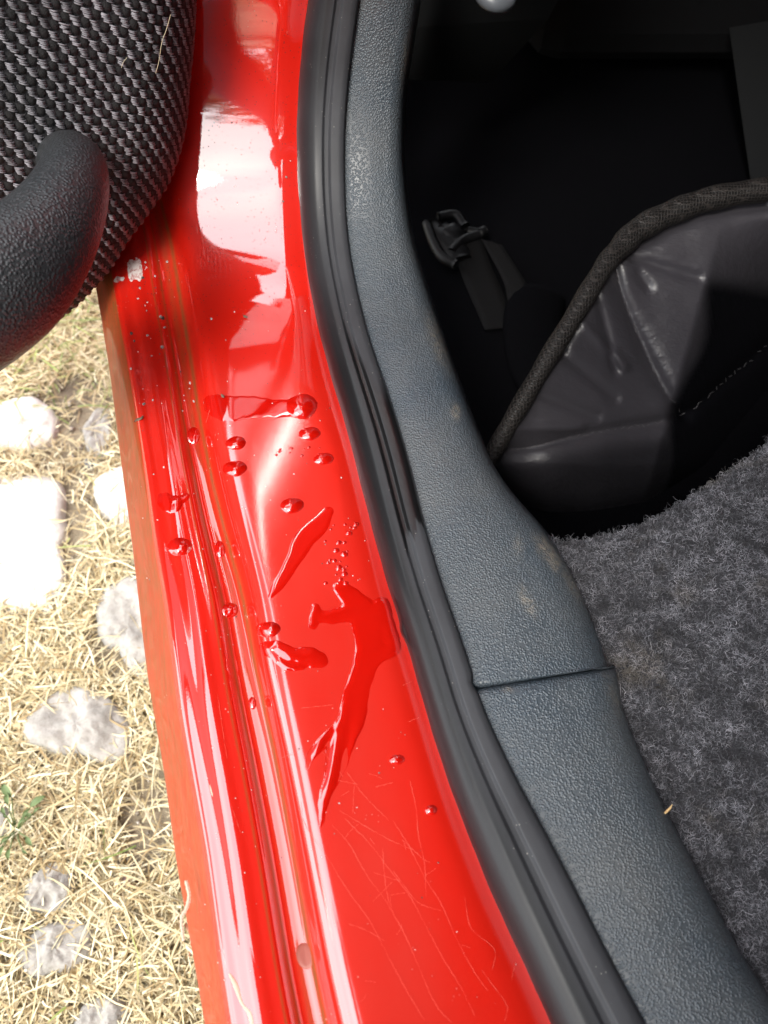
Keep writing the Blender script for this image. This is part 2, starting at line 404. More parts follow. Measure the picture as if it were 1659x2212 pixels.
trim('sill_trim', 1489.5, 2560, 120, cap0=True)

# ------------------------------------------------------------------ cabin: floor, walls, roof, pillar top (all one car)
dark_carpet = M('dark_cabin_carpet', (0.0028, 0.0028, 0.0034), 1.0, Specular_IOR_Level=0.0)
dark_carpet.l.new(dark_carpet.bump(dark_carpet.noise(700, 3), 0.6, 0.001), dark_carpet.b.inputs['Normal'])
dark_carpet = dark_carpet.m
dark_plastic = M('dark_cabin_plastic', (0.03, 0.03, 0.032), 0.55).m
liner = M('grey_headliner', (0.11, 0.105, 0.10), 0.9).m
def cbox(name, lo, hi, mat, bevel=0.0):
    o = box(name, np.array(lo)-CAR0, np.array(hi)-CAR0, mat, car, bevel); return o
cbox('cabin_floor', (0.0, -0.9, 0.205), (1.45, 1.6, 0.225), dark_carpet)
def plate(name, outline, z0, z1, mat):
    n = len(outline); Vp = [(x-CAR0[0], y-CAR0[1], z0-CAR0[2]) for x, y in outline]+[(x-CAR0[0], y-CAR0[1], z1-CAR0[2]) for x, y in outline]
    return mesh_obj(name, Vp, [tuple(range(n))[::-1], tuple(range(n, 2*n))]+[(i, (i+1) % n, (i+1) % n+n, i+n) for i in range(n)], mat, car, smooth=False)
plate('roof', [(-0.22, 1.9), (-0.14, 1.2), (-0.03, 0.60), (0.15, 0.0), (0.36, -0.7), (0.57, -1.4), (1.7, -1.4), (1.7, 1.9)], 1.30, 1.34, paint)  # unseen roof; its edge is slanted to block sky from the sill's reflection
plate('headliner', [(-0.18, 1.8), (-0.10, 1.2), (0.01, 0.60), (0.19, 0.0), (0.40, -0.7), (0.60, -1.3), (1.6, -1.3), (1.6, 1.8)], 1.27, 1.298, liner)
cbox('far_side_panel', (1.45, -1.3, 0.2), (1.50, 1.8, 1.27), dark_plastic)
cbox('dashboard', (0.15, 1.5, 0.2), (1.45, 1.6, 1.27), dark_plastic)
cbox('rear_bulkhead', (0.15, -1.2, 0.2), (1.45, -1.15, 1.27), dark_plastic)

# body round the doorway, outside the frame: pillars, the closed front door, the rear wing
cbox('pillar', (-0.02, 0.56, 0.66), (0.16, 0.68, 1.30), paint, 0.02)
cbox('front_door', (-0.10, 0.70, 0.30), (-0.01, 1.85, 0.98), paint, 0.02)
cbox('front_window', (0.0, 0.70, 0.98), (0.02, 1.85, 1.30), M('tinted_glass', (0.02, 0.025, 0.025), 0.05).m)
cbox('rear_wing', (0.0, -1.35, 0.30), (0.09, -0.42, 1.30), paint, 0.02)

# ---- fluffy grey carpet platform at lower right
CZ = 0.392
carpet_base = M('grey_carpet_backing', (0.022, 0.022, 0.026), 0.95).m
edge_pts = [(1100, 1075), (1135, 1108), (1180, 1134), (1215, 1141), (1260, 1140), (1330, 1128), (1400, 1110), (1470, 1072), (1540, 1030), (1659, 945), (1760, 860), (1900, 740)]
ep = at_z([p[0] for p in edge_pts], [p[1] for p in edge_pts], CZ)      # far edge of the platform in world metres
lowl_v = np.linspace(1080, 2560, 40)
lp = at_z(np.interp(lowl_v, vv, l12)-25, lowl_v, CZ)                  # left edge, tucked under the trim
def carpet_edge_y(x): return np.interp(x, ep[:, 0], ep[:, 1])
def carpet_left_x(y): return np.interp(y, lp[::-1, 1], lp[::-1, 0])
nx, ny = 90, 120
xs = np.linspace(0, 1, nx); ys = np.linspace(0, 1, ny)
Xg = np.zeros((ny, nx)); Yg = Xg.copy(); Zg = Xg.copy()
for i, t in enumerate(ys):
    for j, s in enumerate(xs):
        x = 0.06+(0.75-0.06)*s
        top = carpet_edge_y(x)
        y = -0.35+(top+0.35)*t
        xl = float(carpet_left_x(y)); x2 = max(x, xl)
        d = max(0.0, float(carpet_edge_y(x2))-y)
        q = max(0.0, 1-d/0.025)
        Xg[i, j], Yg[i, j] = x2, y
        Zg[i, j] = CZ-0.012*q*q+0.0035*(mnoise.noise(Vector((x2*9, y*9, 0.3))))+0.012*math.exp(-((x2-0.30)/0.09)**2-((y-0.16)/0.10)**2)-0.004
top = np.stack([Xg, Yg, Zg], -1)
skirt = np.stack([Xg[-1], Yg[-1]+0.002, Zg[-1]-0.02], -1)[None]; skirt2 = skirt+np.array([0, -0.004, -0.16])
CV = np.concatenate([top, skirt, skirt2], 0)
carpet = carpart('carpet', CV, grid_faces(*CV.shape[:2]), carpet_base)

def hair_obj(name, roots, dirs, length, segs, rad, curl, mat, parent, off=CAR0, droop=0.0):
    n = len(roots); K = segs+1
    hc = bpy.data.hair_curves.new(name); hc.add_curves([K]*n)
    pos = np.zeros((n, K, 3)); p = roots.copy(); d = dirs.copy()
    ax = rng.normal(size=(n, 3)); ax /= np.linalg.norm(ax, axis=1)[:, None]
    st = (length/segs)[:, None]; ang = rng.normal(0, curl, (n, 1))/segs*3
    for k in range(K):
        pos[:, k] = p; p = p+d*st
        c = np.cross(ax, d); d = d+c*ang+rng.normal(0, 0.16, (n, 3)); d[:, 2] -= droop; d /= np.linalg.norm(d, axis=1)[:, None]
    pos -= off
    hc.attributes['position'].data.foreach_set('vector', pos.astype(np.float32).ravel())
    ra = hc.attributes.get('radius') or hc.attributes.new('radius', 'FLOAT', 'POINT')
    taper = np.linspace(1, 0.5, K)[None]*rad[:, None]
    ra.data.foreach_set('value', taper.astype(np.float32).ravel())
    hc.materials.append(mat)
    o = bpy.data.objects.new(name, hc); C.objects.link(o)
    if parent: o.parent = parent
    return o
fib = M('grey_carpet_fibre', (0.1, 0.1, 0.11), 0.7)
hi = fib.node('ShaderNodeHairInfo')
fcol = fib.ramp(hi.outputs['Random'], [(0.0, (0.012, 0.012, 0.015)), (0.40, (0.06, 0.062, 0.07)), (0.75, (0.16, 0.16, 0.18)), (1.0, (0.30, 0.298, 0.325))])
sand = fib.ramp(fib.noise(16, 4, 0.6), [(0.55, 0.0), (0.72, 0.35)])
clump = fib.ramp(fib.noise(75, 4, 0.65), [(0.36, 0.35), (0.66, 1.6)])
fcl = fib.node('ShaderNodeVectorMath'); fcl.operation = 'MULTIPLY'; fib.l.new(fcol, fcl.inputs[0]); fib.l.new(clump, fcl.inputs[1])
fib.set('Base Color', fib.mix(sand, fcl.outputs[0], (0.20, 0.16, 0.10)))
NF = 130000
rx = rng.uniform(0.06, 0.36, NF*2); ry_ = rng.uniform(-0.10, 0.36, NF*2)
ok = (rx > np.array([carpet_left_x(y) for y in ry_])+0.002) & (ry_ < carpet_edge_y(rx)+0.001)
rx, ry_ = rx[ok][:NF], ry_[ok][:NF]
dd = np.maximum(0, carpet_edge_y(rx)-ry_); q = np.maximum(0, 1-dd/0.025)
rz = CZ-0.012*q*q-0.004+np.array([0.0035*mnoise.noise(Vector((a*9, b*9, 0.3))) for a, b in zip(rx, ry_)])+0.012*np.exp(-((rx-0.30)/0.09)**2-((ry_-0.16)/0.10)**2)
roots = np.stack([rx, ry_, rz], -1)
# fibres lean together in tufts
lean = np.array([[mnoise.noise(Vector((a*120, b*120, 1.0))), mnoise.noise(Vector((a*120, b*120, 9.0)))] for a, b in zip(rx, ry_)])
dirs = np.stack([2.2*lean[:, 0]+rng.normal(0, 0.55, len(rx)), 2.2*lean[:, 1]+rng.normal(0, 0.55, len(rx)), np.full(len(rx), 0.55)], -1)
dirs /= np.linalg.norm(dirs, axis=1)[:, None]
cf = hair_obj('carpet_pile', roots, dirs, rng.uniform(0.002, 0.0062, len(rx)), 5, rng.uniform(0.00006, 0.00015, len(rx)), 2.2, fib.m, carpet)
cf['kind'] = 'stuff'

# ------------------------------------------------------------------ open door: padded panel in woven cloth, grab handle
DN = np.array([0.60, -0.80, 0.0]); DT = np.array([0.80, 0.60, 0.0])     # plane normal (towards camera), horizontal in-plane axis
D_OFF = float(DN@(at_depth(0.0, 0.0, 0.378)-np.array([0, 0, CAM_H])))
RB = 0.068
def on_plane(u, v, sh=0.0):
    r = rays(u, v); d = (D_OFF+sh)/(r@DN); return np.array([0, 0, CAM_H])+r*d[..., None]
door_edge = [(418, -260), (415, -120), (412, 0), (407, 80), (400, 150), (395, 220), (388, 285), (381, 330), (371, 375), (357, 410), (340, 442), (322, 478), (298, 520), (265, 573), (235, 610), (200, 648), (160, 683), (118, 712), (60, 750), (0, 786), (-80, 826), (-180, 870)]
ed = on_plane(np.array([p[0] for p in door_edge], float), np.array([p[1] for p in door_edge], float), np.interp([p[1] for p in door_edge], [250, 520], [-0.054, -0.034]))
P0 = np.array([0, 0, CAM_H])+DN*D_OFF
e2 = np.stack([(ed-P0)@DT, (ed-P0)[:, 2]], -1)
e2 = spline(e2, 160)
for _ in range(3): e2[1:-1] = (e2[:-2]+e2[1:-1]*2+e2[2:])/4
def sd_edge(p):                                   # signed distance to the traced edge, positive on the door side
    p = np.atleast_2d(p); a, b = e2[:-1], e2[1:]; ab = b-a
    out = np.empty(len(p)); gx = np.empty((len(p), 2))
    for k in range(0, len(p), 4000):
        q = p[k:k+4000, None]; t = np.clip(((q-a)*ab).sum(-1)/(ab**2).sum(-1), 0, 1); c = a+ab*t[..., None]; d = q-c
        dist = np.linalg.norm(d, axis=-1); i = dist.argmin(1); rr = np.arange(len(i))
        cr = ab[i, 0]*d[rr, i, 1]-ab[i, 1]*d[rr, i, 0]
        s = np.where(cr < 0, 1.0, -1.0)            # inside lies to the right of the downward walk
        out[k:k+4000] = s*dist[rr, i]; g = d[rr, i]/np.maximum(dist[rr, i], 1e-9)[:, None]
        gx[k:k+4000] = g*s[:, None]
    return out, gx
def cloth(p, lift=0.0):
    """cloth coordinates -> world: the cloth wraps round the padded edge of the door"""
    p = np.atleast_2d(p); D, g = sd_edge(p); dc = D+(math.pi/2-1)*RB
    s = np.clip(math.pi/2*RB-dc, 0, None); th = np.minimum(s/RB, 1.75)
    lat = RB*np.sin(th); dep = RB*(1-np.cos(th))
    q = p+g*(s-lat)[:, None]*(s > 0)[:, None]
    nrm = np.cos(th)[:, None]*DN+(-np.sin(th))[:, None]*(g[:, :1]*DT+g[:, 1:]*np.array([0, 0, 1.0]))
    w = P0+q[:, :1]*DT+q[:, 1:]*np.array([0, 0, 1.0])-dep[:, None]*DN
    return w+nrm*np.asarray(lift).reshape(-1, 1), nrm, th
# panel surface: radial sheet from the middle of the door to its wrapped edge
n1 = np.array([[0, 1.0]]); tang = np.gradient(e2, axis=0); tang /= np.linalg.norm(tang, axis=1)[:, None]
nout = np.stack([-tang[:, 1], tang[:, 0]], -1)
_, gt = sd_edge(e2+nout*0.004); 
if sd_edge(e2[80:81]+nout[80:81]*0.004)[0][0] > 0: nout = -nout
outer = e2+nout*((1.75-1)*RB)
ctr = e2.mean(0)+np.array([-0.40, 0.32])
rr = 1-(1-np.linspace(0, 1, 90))**1.5
G = ctr[None, None]+(outer[None]-ctr[None, None])*rr[:, None, None]
W, N_, _ = cloth(G.reshape(-1, 2)); W = W.reshape(90, 160, 3)
back = W[-1:]-DN*0.02
W = np.concatenate([W, back], 0)
cloth_mat = M('dark_door_cloth', (0.018, 0.018, 0.021), 0.9)
cloth_mat.l.new(cloth_mat.bump(cloth_mat.noise(900, 3), 0.8, 0.0008), cloth_mat.b.inputs['Normal'])
door = empty('door'); door.parent = car; door.location = (0, 0, 0)
def flipf(F): return F[:, ::-1].copy()
dp = carpart('door_panel', W, grid_faces(W.shape[0], W.shape[1]), cloth_mat.m, door)

# weave: raised pale four-thread tufts in a skewed chequer with black pads between them
def pq(u, v):
    w = on_plane(np.array([u], float), np.array([v], float))[0]-P0; return np.array([w@DT, w[2]])
o0 = pq(140, 60); va = (pq(140+26.5, 60+6.5)-o0)*0.82; vb = (pq(140-1.5, 60+27.0)-o0)*0.82
th_mat = M('pale_grey_thread', (0.20, 0.195, 0.215), 0.6); th_mat.set('Base Color', th_mat.ramp(th_mat.noise(150, 3), [(0.3, (0.09, 0.088, 0.098)), (0.7, (0.36, 0.35, 0.385))]))
bl_mat = M('black_thread', (0.012, 0.012, 0.013), 0.8); bl_mat.l.new(bl_mat.bump(bl_mat.noise(2500, 2), 0.7, 0.0005), bl_mat.b.inputs['Normal'])
TV_, TF_, BV_, BF_ = [], [], [], []
lat_ = np.array([(i, j) for i in range(-75, 76) for j in range(-75, 76)])
cen = o0+lat_[:, :1]*va+lat_[:, 1:]*vb
D, _g = sd_edge(cen)
okm = (D > -0.9*RB) & (cen[:, 0] > e2[:, 0].min()-0.06) & (cen[:, 1] > e2[:, 1].min()-0.06) & (np.abs(cen-pq(120, 350)).max(1) < 0.42)
sel = lat_[okm]; cs = cen[okm]
# keep what the frame could see with a margin
wv, _, thv = cloth(cs); rel = wv-np.array([0, 0, CAM_H]); dz = rel[:, 1]*ST-rel[:, 2]*CT; uu = 829.5+829.5*rel[:, 0]/dz/TH; vv_ = 1106-1106*((rel[:, 1]*CT+rel[:, 2]*ST)/dz)/TV
k_ = (uu > -160) & (vv_ > -160) & (thv < 1.7)
sel, cs = sel[k_], cs[k_]
L, Wd = np.linalg.norm(va), np.linalg.norm(vb)
tv, tf, bv, bf = [], [], [], []
segu = np.linspace(-0.5, 0.5, 5)
light = (sel.sum(1) % 2) == 0
ci = cs[light]; n_t = len(ci)
for k in range(5):
    off = (k-2)*0.185+rng.normal(0, 0.02, n_t)
    sk = 0.10*(k-2)+rng.normal(0, 0.05, n_t)
    ln = 0.86+rng.normal(0, 0.07, n_t)
    pts = []
    for t in segu:
        for w in (-0.075, 0.0, 0.075):
            c = ci+va*(t*ln+sk)[:, None]+vb*(off+w)[:, None]
            lift = 0.0004+0.0011*math.cos(t*math.pi*0.92)+(0.0003 if w == 0 else -0.0002)
            pts.append(cloth(c, np.full(n_t, lift))[0])
    A = np.stack(pts, 1).reshape(n_t, 5, 3, 3)
    F0 = grid_faces(5, 3)
    base = (np.arange(n_t)*15)[:, None, None]
    tf.append((F0[None]+base).reshape(-1, 4)+sum(len(x) for x in tv)); tv.append(A.reshape(-1, 3))
cb = cs[~light]; nb = len(cb); gg = np.linspace(-0.5, 0.5, 6)
pts = []
for s in gg:
    for t in gg:
        c = cb+va*(t*1.0)+vb*(s*0.96)
        lift = -0.0004+0.0013*math.sqrt(max(0, math.cos(s*3.0)*math.cos(t*3.0)))
        pts.append(cloth(c, np.full(nb, lift))[0])
A = np.stack(pts, 1); bf = (grid_faces(6, 6)[None]+(np.arange(nb)*36)[:, None, None]).reshape(-1, 4)
w1 = carpart('weave_threads', np.concatenate(tv), np.concatenate(tf), th_mat.m, dp); w1['kind'] = 'stuff'
w2 = carpart('weave_pads', A.reshape(-1, 3), bf, bl_mat.m, dp); w2['kind'] = 'stuff'

# grab handle: thick grained loop leaving the panel and sweeping down towards the camera
hc_ = [(128, 350, 0.435, 50), (148, 345, 0.412, 58), (160, 362, 0.396, 68), (154, 405, 0.384, 78), (130, 462, 0.373, 92), (84, 530, 0.361, 112), (12, 595, 0.350, 140), (-80, 650, 0.340, 158), (-190, 705, 0.332, 168), (-310, 750, 0.33, 170)]
cp = np.array([at_depth(a, b, c*1.05) for a, b, c, _ in hc_]); hr = np.array([r*c*1.05/829.5*TH for _, _, c, r in hc_])
path = spline(np.concatenate([cp, hr[:, None]], 1), 90)
hv, hf = tube(path[:, :3], path[:, 3], 40, cap=True, up=(0.3, -0.6, 0.75))
hd = carpart('grab_handle', hv, hf, handle_mat, door, attrs={'dirt': np.zeros(len(hv))})
# shallow recess cup behind the top of the handle
rc = np.array([at_depth(a, b, c*1.05) for a, b, c in ((108, 300, 0.452), (100, 340, 0.455), (95, 400, 0.458), (90, 460, 0.462))])
rv, rf = tube(spline(rc, 24), 0.019, 24, squash=0.6, up=DN)
carpart('handle_recess', rv, rf, handle_mat, door, attrs={'dirt': np.zeros(len(rv))})
# outer skin of the door behind the padding
D_back = []
for q in np.concatenate([outer*0.97+0.03*ctr, [e2[-1]+np.array([-0.25, 0.0]), e2[-1]+np.array([-0.25, 0.5])]]): D_back.append(P0+q[0]*DT+np.array([0, 0, q[1]])-DN*0.085)
D_back = np.array(D_back); nbk = len(D_back); D_b2 = D_back-DN*0.03
Fs = [tuple(range(nbk)), tuple(range(nbk, 2*nbk))[::-1]]+[(i, (i+1) % nbk, (i+1) % nbk+nbk, i+nbk) for i in range(nbk)]
carpart('door_skin', np.concatenate([D_back, D_b2]), Fs, paint, door, smooth=False)

def door_box(name, p0, p1, z0, z1, t0, t1, mat):
    Vb = [P0*np.array([1, 1, 0])+DT*p+np.array([0, 0, z])-DN*t for p in (p0, p1) for t in (t0, t1) for z in (z0, z1)]
    o = carpart(name, Vb, [(0, 1, 3, 2), (4, 6, 7, 5), (0, 4, 5, 1), (2, 3, 7, 6), (0, 2, 6, 4), (1, 5, 7, 3)], mat, door, smooth=False); return o
pmx = float(e2[:, 0].max())
door_box('window_frame', pmx-0.06, pmx, 0.93, 1.33, 0.05, 0.09, paint)  # unseen top of the door, added to keep sky out of the paint
door_box('window_frame', pmx-0.90, pmx-0.061, 1.29, 1.33, 0.05, 0.09, paint)
door_box('door_window', pmx-0.90, pmx-0.061, 0.90, 1.289, 0.065, 0.07, M('tinted_door_glass', (0.02, 0.025, 0.025), 0.05).m)

# ------------------------------------------------------------------ ground, stones, straw
soil = M('dry_soil', (0.2, 0.16, 0.11), 0.95)
sc_ = soil.mix(soil.ramp(soil.noise(9, 8, 0.65), [(0.35, 0.0), (0.65, 1.0)]), (0.13, 0.105, 0.075), (0.36, 0.30, 0.20))
soil.set('Base Color', sc_); soil.l.new(soil.bump(soil.noise(160, 6, 0.7), 0.9, 0.004), soil.b.inputs['Normal'])
n_g = 60
gx = np.sign(np.linspace(-1, 1, n_g))*np.abs(np.linspace(-1, 1, n_g))**4*300
GX, GY = np.meshgrid(gx, gx); GZ = np.where(np.hypot(GX, GY) > 6, 0.0, 0.0)
g = mesh_obj('ground', np.stack([GX, GY, GZ], -1), grid_faces(n_g, n_g), soil.m); tag(g, kind='structure')

def gp(u, v): return at_z(np.asarray(u, float), np.asarray(v, float), 0.012)
stone_m = M('weathered_cobble', (0.35, 0.34, 0.32), 0.9)
sb = stone_m.mix(stone_m.ramp(stone_m.noise(45, 9, 0.75), [(0.3, 0.0), (0.7, 1.0)]), (0.24, 0.23, 0.205), (0.50, 0.48, 0.44))
sb = stone_m.mix(stone_m.ramp(stone_m.noise(120, 5, 0.7), [(0.5, 0.0), (0.75, 0.6)]), sb, (0.22, 0.20, 0.17))
stone_m.set('Base Color', sb)
nb_ = stone_m.bump(stone_m.noise(130, 8, 0.8), 0.8, 0.003); stone_m.l.new(nb_, stone_m.b.inputs['Normal'])
stone_pale = M('pale_cobble', (0.6, 0.58, 0.54), 0.9)
stone_pale.set('Base Color', stone_pale.ramp(stone_pale.noise(40, 6, 0.7), [(0.3, (0.42, 0.40, 0.36)), (0.6, (0.68, 0.66, 0.62))]))
stone_pale.l.new(stone_pale.bump(stone_pale.noise(60, 8, 0.75), 0.6, 0.005), stone_pale.b.inputs['Normal'])

def stone(name, outline, hgt, mat, label, cat='stone', group=None, lump=0.10):
    o = np.array(outline, float); P = gp(o[:, 0], o[:, 1]); c = P.mean(0); rel = (P-c)[:, :2]
    ang = np.arctan2(rel[:, 1], rel[:, 0]); rad = np.hypot(rel[:, 0], rel[:, 1]); i = np.argsort(ang); ang, rad = ang[i], rad[i]
    na, nr_ = 56, 16
    A = np.linspace(-math.pi, math.pi, na, endpoint=False)
    Rr = np.interp(A, np.concatenate([ang-2*math.pi, ang, ang+2*math.pi]), np.tile(rad, 3))
    Rr = Rr*(1+0.05*rng.normal(size=na)*(cat == 'stone'))
    k = np.array([.1, .25, .3, .25, .1]); Rr = sum(k[j]*np.roll(Rr, j-2) for j in range(5))
    V = []; mean = rad.mean(); seed = rng.uniform(0, 50)
    for r in np.linspace(1.0, 0.0, nr_):
        prof = (1-r**5)**0.6 if r < 1 else 0
        for j, a in enumerate(A):
            x, y = math.cos(a)*Rr[j]*r, math.sin(a)*Rr[j]*r
            z = hgt*0.75*prof
            nn = mnoise.fractal(Vector((x/mean*1.6+seed, y/mean*1.6, seed)), 0.8, 2.1, 5)
            f = 1+0.05*mnoise.noise(Vector((a*2, seed, r)))
            V.append((x*f, y*f, z+nn*hgt*lump*3*(1-r**6)-0.012*(r > 0.99)))
    V = np.array(V)
    ob = mesh_obj(name, V, grid_faces(nr_, na, wrap=True), mat); ob.location = (c[0], c[1], 0.0)
    return tag(ob, label, cat, group)
def ell(x, y, rx, ry, ang=0, n=14, j=0.12):
    out = []
    for k in range(n):
        a = 2*math.pi*k/n; r = 1+rng.uniform(-j, j); p, q = rx*r*math.cos(a), ry*r*math.sin(a)
        c_, s_ = math.cos(R_(ang)), math.sin(R_(ang)); out.append((x+p*c_-q*s_, y+p*s_+q*c_))
    return out
G1 = 'cobbles set in the dry grass beside the car'
stone('cobble_stone', ell(45, 915, 78, 62), 0.022, stone_pale.m, 'pale rounded cobble nearest below the door cloth', 'stone', G1)
stone('cobble_stone', ell(212, 925, 33, 56, 10), 0.018, stone_m.m, 'small grey cobble with a dark smudge beside the car sill', 'stone', G1)
stone('cobble_stone', [(-60, 1030), (60, 1018), (128, 1025), (133, 1100), (126, 1180), (136, 1260), (118, 1318), (20, 1322), (-70, 1320), (-90, 1180)], 0.024, stone_pale.m, 'large bright square cobble slab at the left edge', 'stone', G1)
stone('cobble_stone', [(205, 1015), (262, 1000), (300, 1010), (310, 1110), (295, 1150), (230, 1120), (208, 1080)], 0.020, stone_pale.m, 'bright squarish cobble partly under the sill above the pebbles', 'stone', G1)
stone('cobble_stone', [(200, 1300), (235, 1240), (285, 1225), (340, 1300), (355, 1420), (340, 1490), (290, 1460), (255, 1400), (205, 1345)], 0.022, stone_m.m, 'long grey cobble half hidden by the sill', 'stone', G1)
stone('cobble_stone', [(60, 1530), (110, 1490), (190, 1478), (250, 1520), (290, 1580), (292, 1630), (240, 1648), (170, 1620), (80, 1610), (20, 1590)], 0.026, stone_m.m, 'broad pale grey cobble surrounded by straw', 'stone', G1)
stone('cobble_stone', [(40, 1925), (75, 1880), (120, 1855), (150, 1880), (158, 1930), (130, 1965), (80, 1970), (40, 1955)], 0.018, stone_m.m, 'small grey cobble between straw and the green weed', 'stone', G1)
stone('cobble_stone', [(20, 2070), (70, 2010), (130, 1985), (190, 1990), (205, 2030), (180, 2070), (110, 2105), (50, 2110)], 0.020, stone_m.m, 'flat oval grey cobble second from the bottom edge', 'stone', G1)
stone('cobble_stone', [(150, 2230), (165, 2180), (215, 2150), (270, 2160), (285, 2210), (260, 2290), (180, 2290)], 0.020, stone_m.m, 'grey cobble cut off by the bottom edge of the picture', 'stone', G1)
stone('cobble_stone', ell(-40, 1770, 70, 60), 0.018, stone_m.m, 'grey cobble at the far left below the broad pale one', 'stone', G1)
peb = lambda nm, c: M(nm, c, 0.55).m
G2 = 'pebbles in the straw'
stone('pebble', ell(190, 991, 13, 15, n=10, j=.05), 0.012, peb('slate_pebble', (0.09, 0.10, 0.12)), 'small round slate grey pebble beside the sill', 'pebble', G2, 0.02)
stone('pebble', ell(236, 1186, 21, 20, n=10, j=.1), 0.014, peb('cream_pebble', (0.62, 0.52, 0.30)), 'cream yellow pebble, upper of the touching pair', 'pebble', G2, 0.05)
stone('pebble', ell(217, 1215, 16, 15, n=10, j=.1), 0.012, peb('white_pebble', (0.7, 0.68, 0.64)), 'white pebble, lower of the touching pair', 'pebble', G2, 0.05)
stone('pebble', ell(270, 1903, 21, 15, n=10, j=.1), 0.012, peb('mauve_pebble', (0.22, 0.13, 0.12)), 'mauve brown pebble in the straw near the sill', 'pebble', G2, 0.05)
stone('pebble', ell(165, 2092, 22, 20, n=10, j=.1), 0.008, peb('tan_pebble', (0.42, 0.28, 0.12)), 'tan ochre pebble lying beside the flat oval cobble', 'pebble', G2, 0.08)

# dry straw, laid blade by blade, thin over the stones
stone_polys = [(o.location.x, o.location.y, max(abs(v.co.x) for v in o.data.vertices), max(abs(v.co.y) for v in o.data.vertices)) for o in C.objects if o.name.startswith('cobble_stone')]
def blades(name, n, x0, x1, y0, y1, length, width, mat, lift, seed, keep):
    r = np.random.default_rng(seed)
    x, y = r.uniform(x0, x1, n), r.uniform(y0, y1, n); k = keep(x, y, r); x, y = x[k], y[k]; n = len(x)
    th = r.uniform(0, 2*math.pi, n); L = r.gamma(4, length/4, n); cv = r.normal(0, 0.45, n)
    K = 5; V = np.zeros((n, K, 2, 3)); z0 = r.uniform(0.001, lift, n); pz = r.normal(0, 0.22, n)
    bow = r.uniform(0.0, 0.16, n)*L; roll = r.uniform(-0.9, 0.9, n); w = r.uniform(0.5, 1.3, n)*width
    px, py = x.copy(), y.copy(); t = th.copy()
    for i in range(K):
        s = i/(K-1); ww = w*(1-0.85*s**2)*0.5
        nx_, ny_ = -np.sin(t), np.cos(t)
        z = z0+L*pz*(s-0.5)*0.5+bow*4*s*(1-s); z = np.maximum(z, 0.0015)
        for j, sg in enumerate((-1, 1)):
            V[:, i, j] = np.stack([px+sg*nx_*ww*np.cos(roll), py+sg*ny_*ww*np.cos(roll), z+sg*ww*np.sin(roll)], -1)
        px = px+np.cos(t)*L/(K-1); py = py+np.sin(t)*L/(K-1); t = t+cv/(K-1)
    F = (grid_faces(K, 2)[None]+(np.arange(n)*K*2)[:, None, None]).reshape(-1, 4)
    rn = np.repeat(r.uniform(0, 1, n), K*2)
    return mesh_obj(name, V.reshape(-1, 3), F, mat, attrs={'tone': rn})
def straw_mat(name, stops, tr=0.3):
    m = M(name, (0.5, 0.4, 0.2), 0.6); m.set('Base Color', m.ramp(m.attr('tone'), stops)); m.b.inputs['Specular IOR Level'].default_value = 0.3
    return m.m
straw = straw_mat('dry_straw', [(0, (0.26, 0.18, 0.08)), (0.25, (0.46, 0.37, 0.20)), (0.7, (0.62, 0.54, 0.34)), (1, (0.76, 0.70, 0.50))])
green = straw_mat('green_grass', [(0, (0.10, 0.16, 0.03)), (0.6, (0.24, 0.30, 0.08)), (1, (0.45, 0.45, 0.18))])
def fnoise(x, y, s, o): return np.array([mnoise.noise(Vector((a*s, b*s, o))) for a, b in zip(x, y)])
def keep_straw(x, y, r):
    d = np.ones(len(x))
    for (sx, sy, a, b) in stone_polys: d = np.where(((x-sx)/(a*0.82))**2+((y-sy)/(b*0.82))**2 < 1, 0.06, d)
    bare = fnoise(x, y, 9, 3.0)
    d = np.where(bare < -0.42, d*0.3, d)
    c = gp(140, 870); d = np.where(((x-c[0])/0.06)**2+((y-c[1])/0.05)**2 < 1, d*0.12, d)
    c = gp(320, 1760); d = np.where(((x-c[0])/0.03)**2+((y-c[1])/0.05)**2 < 1, d*0.12, d)
    return r.uniform(0, 1, len(x)) < d
s1 = blades('dry_grass', 85000, -0.62, 0.02, -0.12, 0.95, 0.022, 0.0017, straw, 0.016, 3, keep_straw); tag(s1, 'pale dry grass and straw matted between the cobbles', 'grass', kind='stuff')
def keep_green(x, y, r):
    c = gp(120, 720); d = np.exp(-((x-c[0])/0.12)**2-((y-c[1])/0.10)**2); c2 = gp(150, 690)
    return r.uniform(0, 1, len(x)) < d*0.9+0.01
s2 = blades('green_grass', 9000, -0.62, 0.0, -0.12, 1.1, 0.030, 0.0016, green, 0.022, 4, keep_green); tag(s2, 'patch of yellow green grass below the door cloth', 'grass', kind='stuff')
c = gp(110, 790)
# wide cover beyond the frame
s3 = blades('outer_grass', 26000, -2.6, 0.3, -1.2, 3.2, 0.05, 0.004, straw, 0.02, 5, lambda x, y, r: ~((x > -0.62) & (y > -0.12) & (y < 0.95))); tag(s3, 'dry grass cover spreading over the rest of the yard', 'grass', kind='stuff')
